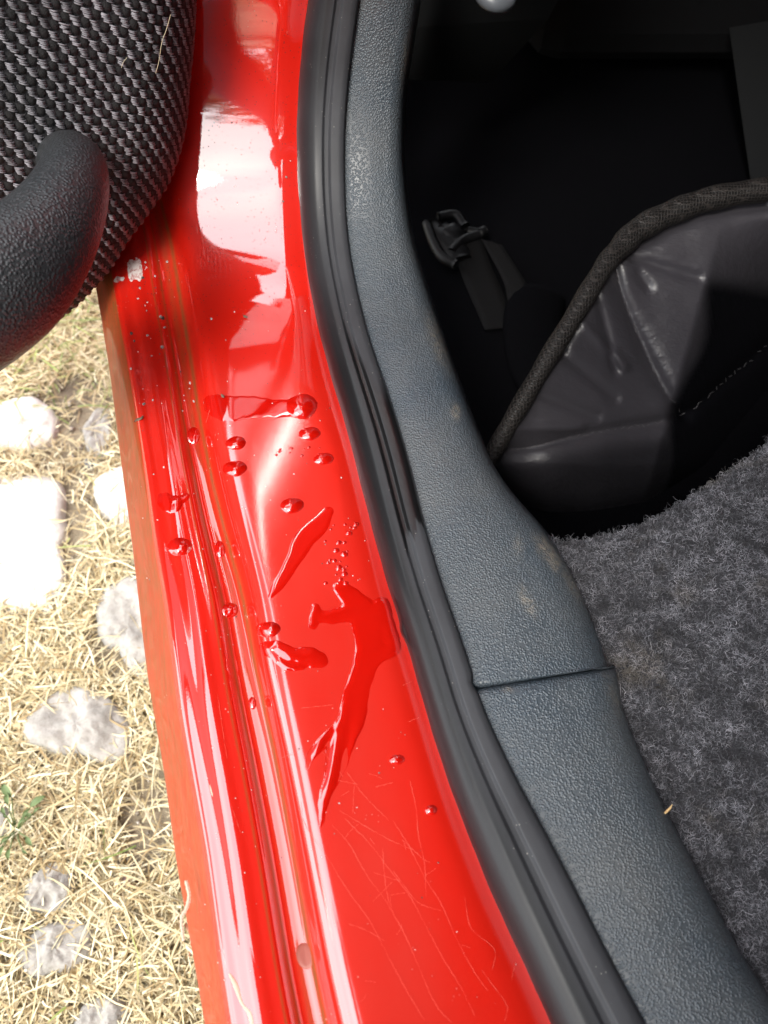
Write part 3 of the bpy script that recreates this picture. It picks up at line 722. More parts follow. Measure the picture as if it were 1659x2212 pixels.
# small green weed
wd = M('weed_leaf', (0.10, 0.15, 0.05), 0.6).m
wc = gp(38, 1795); weed = empty('weed', tuple(wc)); tag(weed, 'tiny green weed sprouting in the straw at the left edge', 'weed')
for k in range(16):
    a = rng.uniform(0, 6.28); d = rng.uniform(0.006, 0.032); L = rng.uniform(0.008, 0.014); t = np.linspace(0, 1, 6)
    cx, cy = d*math.cos(a), d*math.sin(a); V = []
    dirx, diry = math.cos(a+rng.normal(0, .5)), math.sin(a+rng.normal(0, .5))
    for q in t:
        w_ = 0.42*L*math.sin(math.pi*min(1, q*0.95+0.05))**0.8
        for sgn in (-1, 0, 1): V.append((cx+dirx*L*q-diry*w_*sgn*0.5, cy+diry*L*q+dirx*w_*sgn*0.5, 0.012+0.01*q*(1-q)+0.002*abs(sgn)))
    mesh_obj('leaf', V, grid_faces(6, 3), wd, weed)
    sv, sf_ = tube(spline([(0, 0, 0), (cx*.5, cy*.5, 0.010), (cx, cy, 0.012)], 6), 0.0006, 5, cap=False); mesh_obj('stem', sv, sf_, wd, weed)

# ------------------------------------------------------------------ footwell: strap with buckle, organiser bag, small plastic bracket
# boot of the front seat / grey side trim seen at the top
def patch(name, quad, nu, nv, mat, parent, depth_fn=None):
    """smooth bilinear patch from four traced corners given as (u, v, depth)"""
    q = np.array(quad, float); a, b = np.meshgrid(np.linspace(0, 1, nu), np.linspace(0, 1, nv))
    a, b = a[..., None], b[..., None]
    P_ = q[0]*(1-a)*(1-b)+q[1]*a*(1-b)+q[2]*a*b+q[3]*(1-a)*b
    return at_depth(P_[..., 0], P_[..., 1], P_[..., 2]), grid_faces(nv, nu)
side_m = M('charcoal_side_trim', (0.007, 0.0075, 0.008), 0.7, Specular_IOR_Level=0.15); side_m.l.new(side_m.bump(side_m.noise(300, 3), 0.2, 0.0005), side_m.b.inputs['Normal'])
V, F = patch('x', [(860, -160, 0.62), (1290, -160, 0.70), (1185, 40, 0.76), (880, 60, 0.66)], 12, 8, None, None)
V2, F2 = patch('x', [(880, 60, 0.66), (1185, 40, 0.76), (1060, 178, 0.80), (872, 172, 0.68)], 12, 8, None, None)
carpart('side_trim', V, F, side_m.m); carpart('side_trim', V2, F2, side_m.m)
br = M('pale_grey_plastic', (0.10, 0.11, 0.125), 0.4).m
bp = spline([at_depth(a, b, c) for a, b, c in ((1035, -40, 0.60), (1045, -8, 0.60), (1070, 8, 0.60), (1095, 2, 0.605), (1102, -30, 0.61))], 24)
bv, bf_ = tube(bp, 0.0065, 14); carpart('seat_adjuster', bv, bf_, br)
seat_m = M('black_seat_cloth', (0.005, 0.005, 0.0055), 0.95, Specular_IOR_Level=0.1); seat_m.l.new(seat_m.bump(seat_m.noise(400, 3), 0.5, 0.001), seat_m.b.inputs['Normal'])
# back of the front seat: a big rounded dark cushion across the top right
so = box('front_seat', np.array((0.16, 0.93, 0.24))-CAR0, np.array((0.62, 1.1, 0.95))-CAR0, seat_m.m, car, 0.05)
# seat base / tunnel edge at the right side
V, F = patch('x', [(1575, 60, 0.90), (1800, 20, 0.80), (1800, 520, 0.72), (1640, 520, 0.84)], 8, 8, None, None)
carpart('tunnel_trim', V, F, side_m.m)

web = M('black_webbing', (0.0045, 0.0044, 0.0048), 0.9, Specular_IOR_Level=0.08)
wv_ = web.node('ShaderNodeTexWave'); wv_.inputs['Scale'].default_value = 420; wv_.bands_direction = 'Y'; web.l.new(web.co(), wv_.inputs['Vector'])
web.l.new(web.bump(wv_.outputs['Fac'], 0.4, 0.0004), web.b.inputs['Normal'])
FZ = 0.231
def ribbon(name, left, right, z, mat, parent, origin, n=30, thick=0.0012):
    l, r = spline(np.array(left, float), n), spline(np.array(right, float), n); zz = np.interp(np.linspace(0, 1, n), np.linspace(0, 1, len(z)), z)
    A, B = at_z(l[:, 0], l[:, 1], zz), at_z(r[:, 0], r[:, 1], zz); m_ = (A+B)/2+np.array([0, 0, 0.0006])
    top_ = np.stack([A, A*0.75+B*0.25, m_, A*0.25+B*0.75, B], 1); bot = top_[:, ::-1]-np.array([0, 0, thick])
    R = np.concatenate([top_, bot], 1); return mesh_obj(name, R.reshape(-1, 3)-origin, grid_faces(n, 10, wrap=True), mat, parent)
so_ = at_z(1060, 600, FZ); strap = empty('strap', tuple(so_)); tag(strap, 'loose black webbing strap with side release buckle in the dark footwell', 'strap')
ribbon('webbing', [(978, 535), (1000, 600), (1030, 670), (1048, 712)], [(1040, 513), (1062, 575), (1090, 640), (1108, 706)], [FZ+.012, FZ+.006, FZ+.003, FZ+.002], web.m, strap, so_)
ribbon('webbing', [(1040, 516), (1085, 600), (1098, 650), (1120, 760)], [(1085, 530), (1142, 622), (1138, 660), (1128, 700)], [FZ+.014, FZ+.016, FZ+.012, FZ], web.m, strap, so_)
buck = M('black_buckle_plastic', (0.003, 0.003, 0.0035), 0.5, Specular_IOR_Level=0.15).m
bk = []
for q in ([(922, 482), (935, 520), (955, 555), (985, 572)], [(945, 470), (985, 465), (1005, 490)], [(1008, 500), (1035, 503), (1048, 498)], [(975, 545), (1000, 520), (1038, 505)]):
    p_ = spline([at_z(a, b, FZ+0.014) for a, b in q], 16); v_, f_ = tube(p_, 0.0052, 10); o_ = mesh_obj('buckle_bar', v_-so_, f_, buck, strap)
v_, f_ = tube(spline([at_z(a, b, FZ+0.012) for a, b in ((952, 490), (975, 505), (990, 530))], 10), np.array([0.008]*3+[0.013]*4+[0.010]*3), 12, squash=0.6)
mesh_obj('buckle', v_-so_, f_, buck, strap)
v_, f_ = tube(spline([at_z(a, b, FZ+0.011) for a, b in ((930, 480), (958, 510), (985, 545), (995, 562))], 12), np.array([0.009]*3+[0.014]*6+[0.012]*3), 14, squash=0.45)
mesh_obj('buckle_body', v_-so_, f_, buck, strap)
# small dark lump (rounded floor moulding) the bag rests against
V, F = tube(spline([at_z(a, b, c) for a, b, c in ((1160, 640, 0.235), (1150, 700, 0.240), (1160, 780, 0.240), (1190, 840, 0.235))], 20), 0.028, 18, squash=0.5)
carpart('floor_moulding', V, F, dark_carpet)

# organiser bag: quilted satin side, mesh binding, dark inner side
bagm = M('black_quilted_nylon', (0.036, 0.032, 0.041), 0.36)
nb2 = bagm.bump(bagm.noise(70, 4, 0.6, mscale=(1, 2.2, 1)), 0.35, 0.003); nb2 = bagm.bump(bagm.noise(1200, 2), 0.1, 0.0002, nb2); bagm.l.new(nb2, bagm.b.inputs['Normal'])
BIND = [(1040, 1035), (1062, 1000), (1092, 945), (1130, 880), (1180, 795), (1235, 705), (1285, 622), (1318, 570), (1345, 540), (1375, 508), (1420, 480), (1470, 458), (1525, 438), (1590, 424), (1659, 414), (1740, 405), (1900, 400)]
BD = [0.600, 0.595, 0.590, 0.588, 0.585, 0.585, 0.588, 0.592, 0.596, 0.60, 0.60, 0.60, 0.60, 0.60, 0.60, 0.60, 0.60]
LOW = [(1045, 1045), (1075, 1050), (1110, 1090), (1150, 1140), (1190, 1190), (1230, 1215), (1290, 1230), (1330, 1225), (1370, 1210), (1430, 1190), (1490, 1160), (1550, 1130), (1620, 1090), (1680, 1060), (1740, 1040), (1820, 1020), (2000, 980)]
nb_s, nb_t = 150, 90
bs = spline(np.concatenate([np.array(BIND, float), np.array(BD)[:, None]], 1), nb_s)
lw = spline(np.array(LOW, float), nb_s)
tt = np.linspace(0, 1, nb_t)
BU = bs[:, None, 0]+(lw-bs[:, :2])[:, None, 0]*tt[None]; BV2 = bs[:, None, 1]+(lw-bs[:, :2])[:, None, 1]*tt[None]
BDp = bs[:, None, 2]+0.045*tt[None]+0*BU
SEAMS = [[(1325, 560), (1345, 640), (1390, 750), (1430, 830), (1468, 888)], [(1085, 972), (1150, 965), (1280, 935), (1400, 917), (1450, 905), (1500, 880), (1570, 820), (1659, 745), (1760, 660)], [(1468, 888), (1480, 900)], [(1345, 545), (1430, 500), (1520, 462), (1659, 440)]]
def seg_dist(U_, V_, line):
    l = spline(np.array(line, float), 40); d = np.full(U_.shape, 1e9)
    for a_, b_ in zip(l[:-1], l[1:]):
        ab = b_-a_; t_ = np.clip(((U_-a_[0])*ab[0]+(V_-a_[1])*ab[1])/(ab@ab+1e-9), 0, 1)
        d = np.minimum(d, np.hypot(U_-a_[0]-ab[0]*t_, V_-a_[1]-ab[1]*t_))
    return d
for s_ in SEAMS: BDp = BDp+0.0085*np.exp(-(seg_dist(BU, BV2, s_)/15.0)**1.3)
# pleats fanning out from the binding
al = np.linspace(0, 1, nb_s)[:, None]
pl = 0.45*0.45*np.sin(al*47+3*np.sin(al*9)+1.5*np.sin(tt*3)[None])+0.3*np.sin(al*29+2+tt[None]*4)
BDp = BDp+0.0014*pl*np.exp(-tt[None]*3.0)*np.exp(-tt[None]*0)
for (a0, a1, s0) in (((1300, 600), (1215, 760), 1), ((1290, 640), (1330, 800), 1), ((1210, 760), (1330, 860), 1), ((1160, 850), (1290, 900), 1), ((1370, 560), (1510, 600), 1), ((1380, 590), (1400, 620), 1), ((1120, 925), (1250, 925), -1), ((1250, 690), (1350, 790), -1)):
    BDp = BDp+s0*0.0035*np.exp(-(seg_dist(BU, BV2, [a0, a1])/11.0)**2)
# the side turns away into the dark towards the right, and bellies near the bottom
turn = np.clip((BU-1482+0.28*(BV2-760))/200, 0, None)
BDp = BDp+0.10*turn**1.1*np.clip((BV2-470)/160, 0, 1)
BDp = BDp+0.10*np.clip((BV2-1000)/200, 0, 1)**1.3
BW = at_depth(BU, BV2, BDp)
bo = at_depth(1250, 1150, 0.67); bag = empty('organiser_bag', tuple(bo)); tag(bag, 'black quilted nylon bag with mesh binding leaning in the footwell', 'bag')
sstep = lambda x: np.clip(x, 0, 1)**2*(3-2*np.clip(x, 0, 1))
shade_ = np.maximum(sstep((np.clip((BU-1482+0.28*(BV2-760))/200, -1, None)+0.07*np.sin(BV2*0.022+1))/0.16)*sstep((BV2-600+0.15*(1659-BU))/50), 0.72*sstep((BV2-935+0.12*(BU-1280))/60)*sstep((BU-1080)/160))  # cabin shade right of the seam and low down, put into the cloth colour
side = mesh_obj('quilted_side', BW.reshape(-1, 3)-bo, grid_faces(nb_s, nb_t), bagm.m, bag, attrs={'painted_shade': shade_})
shade_fac = bagm.attr('painted_shade'); bagm.set('Base Color', bagm.mix(shade_fac, (0.032, 0.030, 0.035), (0.004, 0.004, 0.005))); bagm.set('Specular IOR Level', bagm.ramp(shade_fac, [(0.0, 0.5), (0.7, 0.25), (1.0, 0.0)]))
side['label'] = 'quilted side, satin grey near the binding with shade painted black beyond the seam'
# inner side, folded back down from the binding
inner_d = bs[:, None, 2]+0.02+0.10*tt[None]; IU = bs[:, None, 0]+(60*tt)[None]; IV = bs[:, None, 1]+(260*tt**1.0)[None]
mesh_obj('lining', at_depth(IU, IV, inner_d+0.06*tt[None]).reshape(-1, 3)-bo, grid_faces(nb_s, nb_t), M('black_lining', (0.012, 0.012, 0.013), 0.8).m, bag)
bindm = M('brown_black_mesh_binding', (0.05, 0.045, 0.042), 0.5, Specular_IOR_Level=0.25)
hx = bindm.vor(420, 'DISTANCE_TO_EDGE', rnd=0.25)
hxc = bindm.ramp(hx, [(0.0, 1.0), (0.10, 0.8), (0.2, 0.0)])
bindm.set('Base Color', bindm.mix(hxc, (0.002, 0.0017, 0.0017), (0.022, 0.019, 0.0175))); bindm.l.new(bindm.bump(hxc, 0.8, 0.0008), bindm.b.inputs['Normal'])
bc = at_depth(bs[:, 0]-6, bs[:, 1]-4, bs[:, 2]-0.002)
rad = np.interp(np.linspace(0, 1, nb_s), [0, 0.1, 0.45, 0.55, 0.6, 1], [0.0058, 0.0066, 0.0078, 0.0095, 0.0095, 0.0085])*(1+0.05*np.sin(np.arange(nb_s)*0.5))
v_, f_ = tube(bc, rad, 20); mesh_obj('binding', v_-bo, f_, bindm.m, bag)
thr = M('dark_stitch_thread', (0.09, 0.085, 0.09), 0.6).m
for line in SEAMS[:2]:
    l = spline(np.array(line, float), 260); li = np.array([np.unravel_index(((BU-a)**2+(BV2-b)**2).argmin(), BU.shape) for a, b in l]); pw = BW[li[:, 0], li[:, 1]]
    Vt, Ft, off_ = [], [], 0
    for k in range(0, len(pw)-3, 4):
        a_, b_ = pw[k], pw[k+2]
        if np.linalg.norm(b_-a_) < 1e-5: continue
        m_ = np.linspace(a_, b_, 4)+rays(l[k, 0], l[k, 1])*-0.0009
        v_, f_ = tube(m_, 0.00022, 5, cap=False); Vt.append(v_); Ft.append(f_+off_); off_ += len(v_)
    if Vt:
        st_ = mesh_obj('stitching', np.concatenate(Vt)-bo, np.concatenate(Ft), thr, side); st_['kind'] = 'stuff'
        st_.parent = bag

# ------------------------------------------------------------------ water, marks and scratches on the paint
water = M('water_on_red_paint', (0.46, 0.005, 0.002), 0.25, Coat_Weight=1.0, Coat_Roughness=0.04, Coat_IOR=2.2, Specular_IOR_Level=0.0).m
def surf_h(u, v):
    a, b, c = np.interp(v, vv, l1), np.interp(v, vv, l5), np.interp(v, vv, l8)
    f1 = (u-a)/(b-a); f2 = (u-b)/(c-b)
    return twist(u, v)+np.where(f1 < 1, pchip(fk, hk, np.clip(f1, 0, 1)), pchip(fm_k, hm_k, np.clip(f2, 0, 1)))
def film(name, u0, u1, v0, v1, sdf, hm_, edge_, step=1.6, mat=None, bump_=None):
    us, vs_ = np.arange(u0, u1+step, step), np.arange(v0, v1+step, step)
    Uf, Vf = np.meshgrid(us, vs_)
    S = sdf(Uf+2.5*np.sin(Vf*0.055+1)+0.7*np.sin(Vf*0.21+Uf*0.13), Vf+2.0*np.sin(Uf*0.06)+0.7*np.sin(Uf*0.22+Vf*0.11)) if mat is None else sdf(Uf, Vf)
    h_ = np.where(S > 0, hm_*(1-np.exp(-np.clip(S, 0, None)/edge_)), np.maximum(S*hm_/edge_, -0.0004))
    for _ in range(7):
        hp = np.pad(h_, 1, mode='edge'); h_ = (hp[1:-1, 1:-1]*2+hp[:-2, 1:-1]+hp[2:, 1:-1]+hp[1:-1, :-2]+hp[1:-1, 2:])/6
    h_ = np.where(S < 0, np.minimum(h_, np.maximum(S*hm_/edge_, -0.0004)), h_)
    if bump_ is not None: h_ = h_+np.where(S > 2, bump_(Uf, Vf), 0)
    Pf = hit(Uf, Vf, surf_h(Uf, Vf)+h_)
    F_ = grid_faces(len(vs_), len(us)); keep = (S.ravel()[F_] > -2.5).any(1); F_ = F_[keep]
    used, inv = np.unique(F_, return_inverse=True); V_ = Pf.reshape(-1, 3)[used]; o_ = V_.mean(0)
    ob = mesh_obj(name, V_-o_, inv.reshape(F_.shape), mat or water); ob.location = tuple(o_); return ob
def ellip(x, y, a, b, ang=0.0, wob=0.0, ph=0.0):
    c_, s_ = math.cos(R_(ang)), math.sin(R_(ang))
    def f(U_, V_):
        dx, dy = U_-x, V_-y; p, q = (dx*c_+dy*s_), (-dx*s_+dy*c_); r = np.hypot(p/a, q/b); w = 1+wob*np.sin(3*np.arctan2(q, p)+ph)+wob*0.6*np.sin(5*np.arctan2(q, p)+2*ph)
        return (w-r)*min(a, b)
    return f
def stroke(pts, n=40):
    p = spline(np.array(pts, float), n)
    def f(U_, V_):
        d = np.full(U_.shape, -1e9)
        for a_, b_ in zip(p[:-1], p[1:]):
            ab = (b_-a_)[:2]; t_ = np.clip(((U_-a_[0])*ab[0]+(V_-a_[1])*ab[1])/(ab@ab+1e-9), 0, 1)
            w_ = a_[2]+(b_[2]-a_[2])*t_
            d = np.maximum(d, w_-np.hypot(U_-a_[0]-ab[0]*t_, V_-a_[1]-ab[1]*t_))
        return d
    return f
def smax(*fs):
    def f(U_, V_):
        k = 4.0; return k*np.log(sum(np.exp(np.clip(g_(U_, V_)/k, -60, 60)) for g_ in fs)+1e-30)
    return f
def dropd(x, y, a, b, label, ang=-5, hm_=None):
    f = ellip(x, y, a, b, ang, 0.025, x*0.7)
    k = min(a, b); hh = (hm_ or k*0.00015)
    us, vs_ = np.linspace(x-a*1.25, x+a*1.25, 34), np.linspace(y-b*1.25, y+b*1.25, 34)
    Uf, Vf = np.meshgrid(us, vs_); S = f(Uf, Vf)/k
    h_ = np.where(S > 0, hh*np.clip(1-(1-np.clip(S, 0, 1))**2, 0, 1)**1.0, -0.0004)
    Pf = hit(Uf, Vf, surf_h(Uf, Vf)+h_); F_ = grid_faces(34, 34); keep = (S.ravel()[F_] > -0.12).all(1); F_ = F_[keep]
    used, inv = np.unique(F_, return_inverse=True); V_ = Pf.reshape(-1, 3)[used]; o_ = V_.mean(0)
    ob = mesh_obj('water_drop', V_-o_, inv.reshape(F_.shape), water); ob.location = tuple(o_)
    tag(ob, label, 'water drop', 'water drops on the red sill'); return ob
for a_ in [(652, 878, 34, 27, 'largest round water drop, at the right end of the wet bar'),
           (669, 937, 24, 15, 'water drop just under the largest round drop'),
           (699, 991, 22, 13, 'flat water drop closest to the rubber seal'),
           (510, 957, 22, 15, 'upper water drop of the pair on the left of the broad face'),
           (508, 1012, 26, 17, 'lower water drop of the pair on the left of the broad face'),
           (631, 1092, 26, 17, 'lone oval water drop in the middle of the broad red face'),
           (418, 941, 15, 19, 'faint drop on the ridge beside the wet bar'),
           (475, 1187, 12, 19, 'small upright drop in the channel, uppermost there'),
           (497, 1318, 18, 17, 'rounded drop in the channel, middle of the three there'),
           (545, 1519, 9, 14, 'tiny drop in the channel, lowest of the three there'),
           (388, 1181, 27, 20, 'wide water drop on the outer ridge with a white glint'),
           (580, 1360, 27, 17, 'water drop just above the wet crescent blob'),
           (858, 1641, 17, 11, 'small water drop alone on the lower broad face'),
           (931, 1750, 13, 11, 'lowest small water drop, near the rubber seal')]:
    dropd(*a_)
sm = lambda o_, l_: tag(o_, l_, 'water film', 'wet films on the red sill')
sm(film('water_film', 340, 430, 1050, 1125, smax(stroke([(350, 1075, 10), (365, 1086, 18), (385, 1080, 10), (402, 1070, 8)]), ellip(362, 1090, 22, 16)), 0.0009, 9), 'lumpy water patch on the outer ridge above the wide drop')
sm(film('water_film', 420, 660, 835, 935, stroke([(455, 875, 17), (490, 880, 27), (540, 882, 25), (590, 881, 20), (650, 880, 20)]), 0.0002, 4), 'straight wet bar across the sill ending at the largest drop')
sm(film('water_film', 560, 735, 1080, 1310, stroke([(706, 1105, 13), (690, 1135, 20), (660, 1165, 22), (632, 1210, 18), (608, 1255, 14), (586, 1286, 6)]), 0.0002, 4), 'diagonal finger wide smear of water')
sm(film('water_film', 550, 722, 1372, 1465, smax(stroke([(574, 1402, 10), (600, 1396, 14), (625, 1412, 16), (655, 1424, 14)]), ellip(672, 1421, 36, 22, 8), stroke([(585, 1412, 6), (618, 1438, 9), (650, 1444, 6)])), 0.0009, 8), 'crescent blob of standing water with bright edge')
long_f = smax(stroke([(735, 1268, 14), (765, 1300, 26), (790, 1340, 34), (800, 1390, 30), (785, 1440, 27), (772, 1500, 27), (755, 1560, 30), (735, 1620, 28), (716, 1680, 19), (700, 1735, 11), (690, 1785, 3)], 60),
              stroke([(680, 1312, 10), (676, 1350, 11)], 10), stroke([(680, 1330, 9), (720, 1330, 17), (760, 1325, 18)], 14), stroke([(835, 1350, 14), (850, 1395, 14), (812, 1420, 12)], 14), ellip(825, 1315, 22, 22), stroke([(745, 1555, 12), (700, 1600, 12), (668, 1640, 8), (662, 1662, 4)], 16))
def rip(U_, V_):
    return 0.00035*np.sin(U_*0.16+V_*0.03)*np.exp(-((V_-1640)/90)**2)+0.0001*np.sin(V_*0.045)
sm(film('water_film', 640, 880, 1240, 1800, long_f, 0.0004, 6, bump_=rip), 'long forked trail of water running down the broad face')
# spatter
Vs, Fs_, o2 = [], [], 0
r5 = np.random.default_rng(11)
for k in range(46):
    if k < 34: x, y = 735+r5.normal(0, 17), 1200+r5.normal(0, 38); s = r5.uniform(2.0, 6)
    else: x, y = r5.uniform(590, 700), r5.uniform(965, 985); s = r5.uniform(1.5, 3.5)
    us, vs_ = np.linspace(x-s*1.3, x+s*1.3, 9), np.linspace(y-s, y+s, 9); Uf, Vf = np.meshgrid(us, vs_)
    S = 1-np.hypot((Uf-x)/(s*1.3), (Vf-y)/s); Pf = hit(Uf, Vf, surf_h(Uf, Vf)+np.where(S > 0, s*0.00016*np.sqrt(np.clip(1-(1-S)**2, 0, 1)), -0.0003))
    Vs.append(Pf.reshape(-1, 3)); Fs_.append(grid_faces(9, 9)+o2); o2 += 81
spt = mesh_obj('water_spatter', np.concatenate(Vs), np.concatenate(Fs_), water); tag(spt, 'fine spatter of tiny droplets above the forked trail', 'water spatter', kind='stuff')

# scratches in the lacquer
scr = M('scratch_in_lacquer', (0.70, 0.10, 0.07), 0.5).m
def from8(p): return [((1100+x/1.185)/1.852, (2700+y/1.185)/1.852) for x, y in p]
SC = [[(120,600),(140,710),(240,850),(330,1000),(450,1170),(540,1340),(620,1490),(710,1640)], [(270,710),(350,800),(430,940),(530,1080),(620,1240),(680,1380),(760,1560),(840,1650)],
      [(330,680),(450,800),(540,920),(640,1050),(720,1200),(800,1350),(880,1480),(950,1620)], [(560,690),(640,820),(710,960),(790,1090),(860,1250),(940,1400),(1010,1500)],
      [(640,500),(670,640),(680,760),(710,900),(715,1050)], [(510,820),(520,960),(540,1080)], [(300,640),(450,730),(560,790),(660,830)], [(265,1060),(272,1120),(287,1190)], [(340,460),(430,580),(540,690)],
      [(350,1180),(430,1210),(520,1260)], [(1140,1360),(1120,1450)], [(560,930),(620,1010),(680,1080),(790,1120)], [(300,500),(400,520)], [(900,1050),(930,1200),(1040,1300),(1030,1400)], [(600,780),(700,870),(735,890)], [(980,1400),(1040,1480),(1100,1570),(1090,1640)]]
sv_, sF, o3 = [], [], 0
def add_scratch(line, w0):
    global o3
    l = spline(np.array(line, float), 14*len(line)); t_ = np.gradient(l, axis=0); t_ /= np.linalg.norm(t_, axis=1)[:, None]+1e-9
    n = len(l); l = l+rng.normal(0, 0.45, l.shape); w_ = w0*(0.25+0.75*np.abs(np.sin(np.linspace(0, 9, n)+rng.uniform(0, 6))))*rng.uniform(0.5, 1.1, n); w_[0] = w_[-1] = 0.05
    A_ = l+np.stack([-t_[:, 1], t_[:, 0]], -1)*w_[:, None]; B_ = l-np.stack([-t_[:, 1], t_[:, 0]], -1)*w_[:, None]
    R2 = np.stack([hit(q[:, 0], q[:, 1], surf_h(q[:, 0], q[:, 1])+0.00012) for q in (A_, B_)], 1)
    sv_.append(R2.reshape(-1, 3)); sF.append(grid_faces(n, 2)+o3); o3 += 2*n
for s_ in SC: add_scratch(from8(s_), 0.5)
for s_ in [[(575, 1300), (590, 1350), (600, 1400)], [(810, 1700), (850, 1690)], [(650, 1530), (720, 1522)], [(600, 1640), (640, 1625)], [(870, 1480), (890, 1472)], [(500, 1740), (520, 1800)], [(455, 880), (440, 930)],
           [(880, 1560), (905, 1550)], [(560, 1700), (570, 1760)], [(398, 1990), (412, 2030), (408, 2070)], [(470, 1500), (490, 1640)]]: add_scratch(s_, 0.5)
for k in range(16):
    x, y = rng.uniform(560, 1050), rng.uniform(1500, 2150)
    x = float(np.interp(y, vv, l5))+rng.uniform(0.2, 0.95)*float(np.interp(y, vv, l8)-np.interp(y, vv, l5)); a_ = rng.uniform(0, 3.1); L_ = rng.uniform(15, 70)
    add_scratch([(x, y), (x+L_*.5*math.cos(a_)+rng.normal(0, 3), y+L_*.5*math.sin(a_)), (x+L_*math.cos(a_), y+L_*math.sin(a_))], 0.35)
so3 = carpart('scratches', np.concatenate(sv_), np.concatenate(sF), scr); so3['kind'] = 'stuff'
# flaked white mark near the door edge and crusts of dried wax
chalk = M('chalky_white_residue', (0.62, 0.54, 0.52), 0.8)
chalk.set('Base Color', chalk.ramp(chalk.noise(350, 4, 0.7), [(0.35, (0.35, 0.10, 0.09)), (0.55, (0.66, 0.60, 0.58))])); chalk = chalk.m
def wobf(f, s=3.0, k=0.35): return lambda U_, V_: f(U_, V_)+s*np.sin(U_*k)*np.sin(V_*k*1.2+1)
o_ = film('dried_mark', 238, 322, 548, 625, smax(wobf(ellip(295, 582, 21, 22)), wobf(stroke([(254, 604, 4), (268, 600, 5), (282, 592, 4)]), 2)), 0.00006, 2, 0.7, chalk)
tag(o_, 'chalky white dried splash on the ridge below the door edge', 'dried mark')
wx = M('dried_wax', (0.50, 0.36, 0.27), 0.6).m
for k, (ln, lb) in enumerate([([(402, 1905), (408, 1935), (403, 1960), (392, 1985), (396, 2030)], 'thin crooked flake of dried wax on the outer edge strip'), ([(497, 2105), (510, 2130), (522, 2165), (540, 2195), (545, 2240)], 'brown crust of dried wax on the bright ridge at the bottom'),
                              ([(437, 1590), (441, 1615), (446, 1650)], 'hairline flake of dried wax on the bright ridge'), ([(452, 1690), (458, 1715), (462, 1725)], 'short pale flake of dried wax halfway down the ridge')]):
    ln3 = [(a, b, w_) for (a, b), w_ in zip(ln, ([.7, .5, .9, .5, .4], [3, 6, 4, 5, 3], [1, .8, .5], [2.2, 3, 1])[k])]
    us_ = [p[0] for p in ln]; vs__ = [p[1] for p in ln]
    o_ = film('wax_flake', min(us_)-12, max(us_)+12, min(vs__)-12, max(vs__)+12, wobf(stroke(ln3), 0.8, 0.7), 0.0003, 1.5, 0.9, wx); tag(o_, lb, 'wax flake', 'flakes of dried wax on the sill')
# plastic plug in the channel near the bottom
plug = M('grey_brown_rubber_plug', (0.24, 0.05, 0.03), 0.5).m
o_ = film('drain_plug', 632, 692, 2025, 2110, ellip(660, 2065, 20, 30, -10), 0.0007, 3, 1.4, plug); o_.parent = car; o_.location = tuple(np.array(o_.location)-CAR0)
# leaf crumb on the outer ledge, straw bits and hairs
crumb = M('dry_leaf_crumb', (0.14, 0.09, 0.06), 0.8).m
def crumb_at(name, pts, w_, lab, cat, mat, h=0.0012, hz=None, frame='sill'):
    p = spline([hit(a, b, float(surf_h(a, b))+h) if frame == 'sill' else at_z(a, b, hz) for a, b in pts], 12); c_ = p.mean(0)
    v_, f_ = tube(p-c_, w_*np.sin(np.linspace(0.3, 2.9, 12)), 8, squash=0.4); o_ = mesh_obj(name, v_, f_, mat); o_.location = tuple(c_); tag(o_, lab, cat); return o_
crumb_at('leaf_crumb', [(290, 911), (297, 906), (304, 904), (309, 898)], 0.0012, 'dark curled leaf crumb on the outer red ledge', 'leaf crumb', crumb)
crumb_at('grit_grain', [(478, 851), (481, 856), (484, 859)], 0.0009, 'dark grit grain at the left of the wet bar', 'grit', crumb)
crumb_at('grit_grain', [(526, 681), (530, 684), (535, 685)], 0.0010, 'dark grit grain below the bright sky reflection', 'grit', crumb)
st_m = M('single_straw', (0.55, 0.38, 0.18), 0.5).m
crumb_at('straw_bit', [(1432, 1762), (1438, 1755), (1447, 1746), (1452, 1738)], 0.0006, 'single golden straw caught on the carpet edge by the trim', 'straw', st_m, hz=CZ+0.006, frame='z')
def door_hair(pts, w_, lab, col):
    q = on_plane(np.array([p[0] for p in pts], float), np.array([p[1] for p in pts], float)); p = spline(q, 30)+DN*0.0035; c_ = p.mean(0)
    v_, f_ = tube(p-c_, w_, 6); o_ = mesh_obj('pet_hair', v_, f_, M('pale_hair', col, 0.5).m); o_.location = tuple(c_); tag(o_, lab, 'hair', 'hairs caught on the door cloth')
door_hair([(362, 25), (352, 60), (343, 85), (337, 125), (330, 152)], 0.00016, 'long pale hair hanging on the door cloth', (0.42, 0.36, 0.24))
door_hair([(268, 118), (260, 128), (256, 140)], 0.00014, 'short pale hair left of the long one on the door cloth', (0.40, 0.36, 0.26))

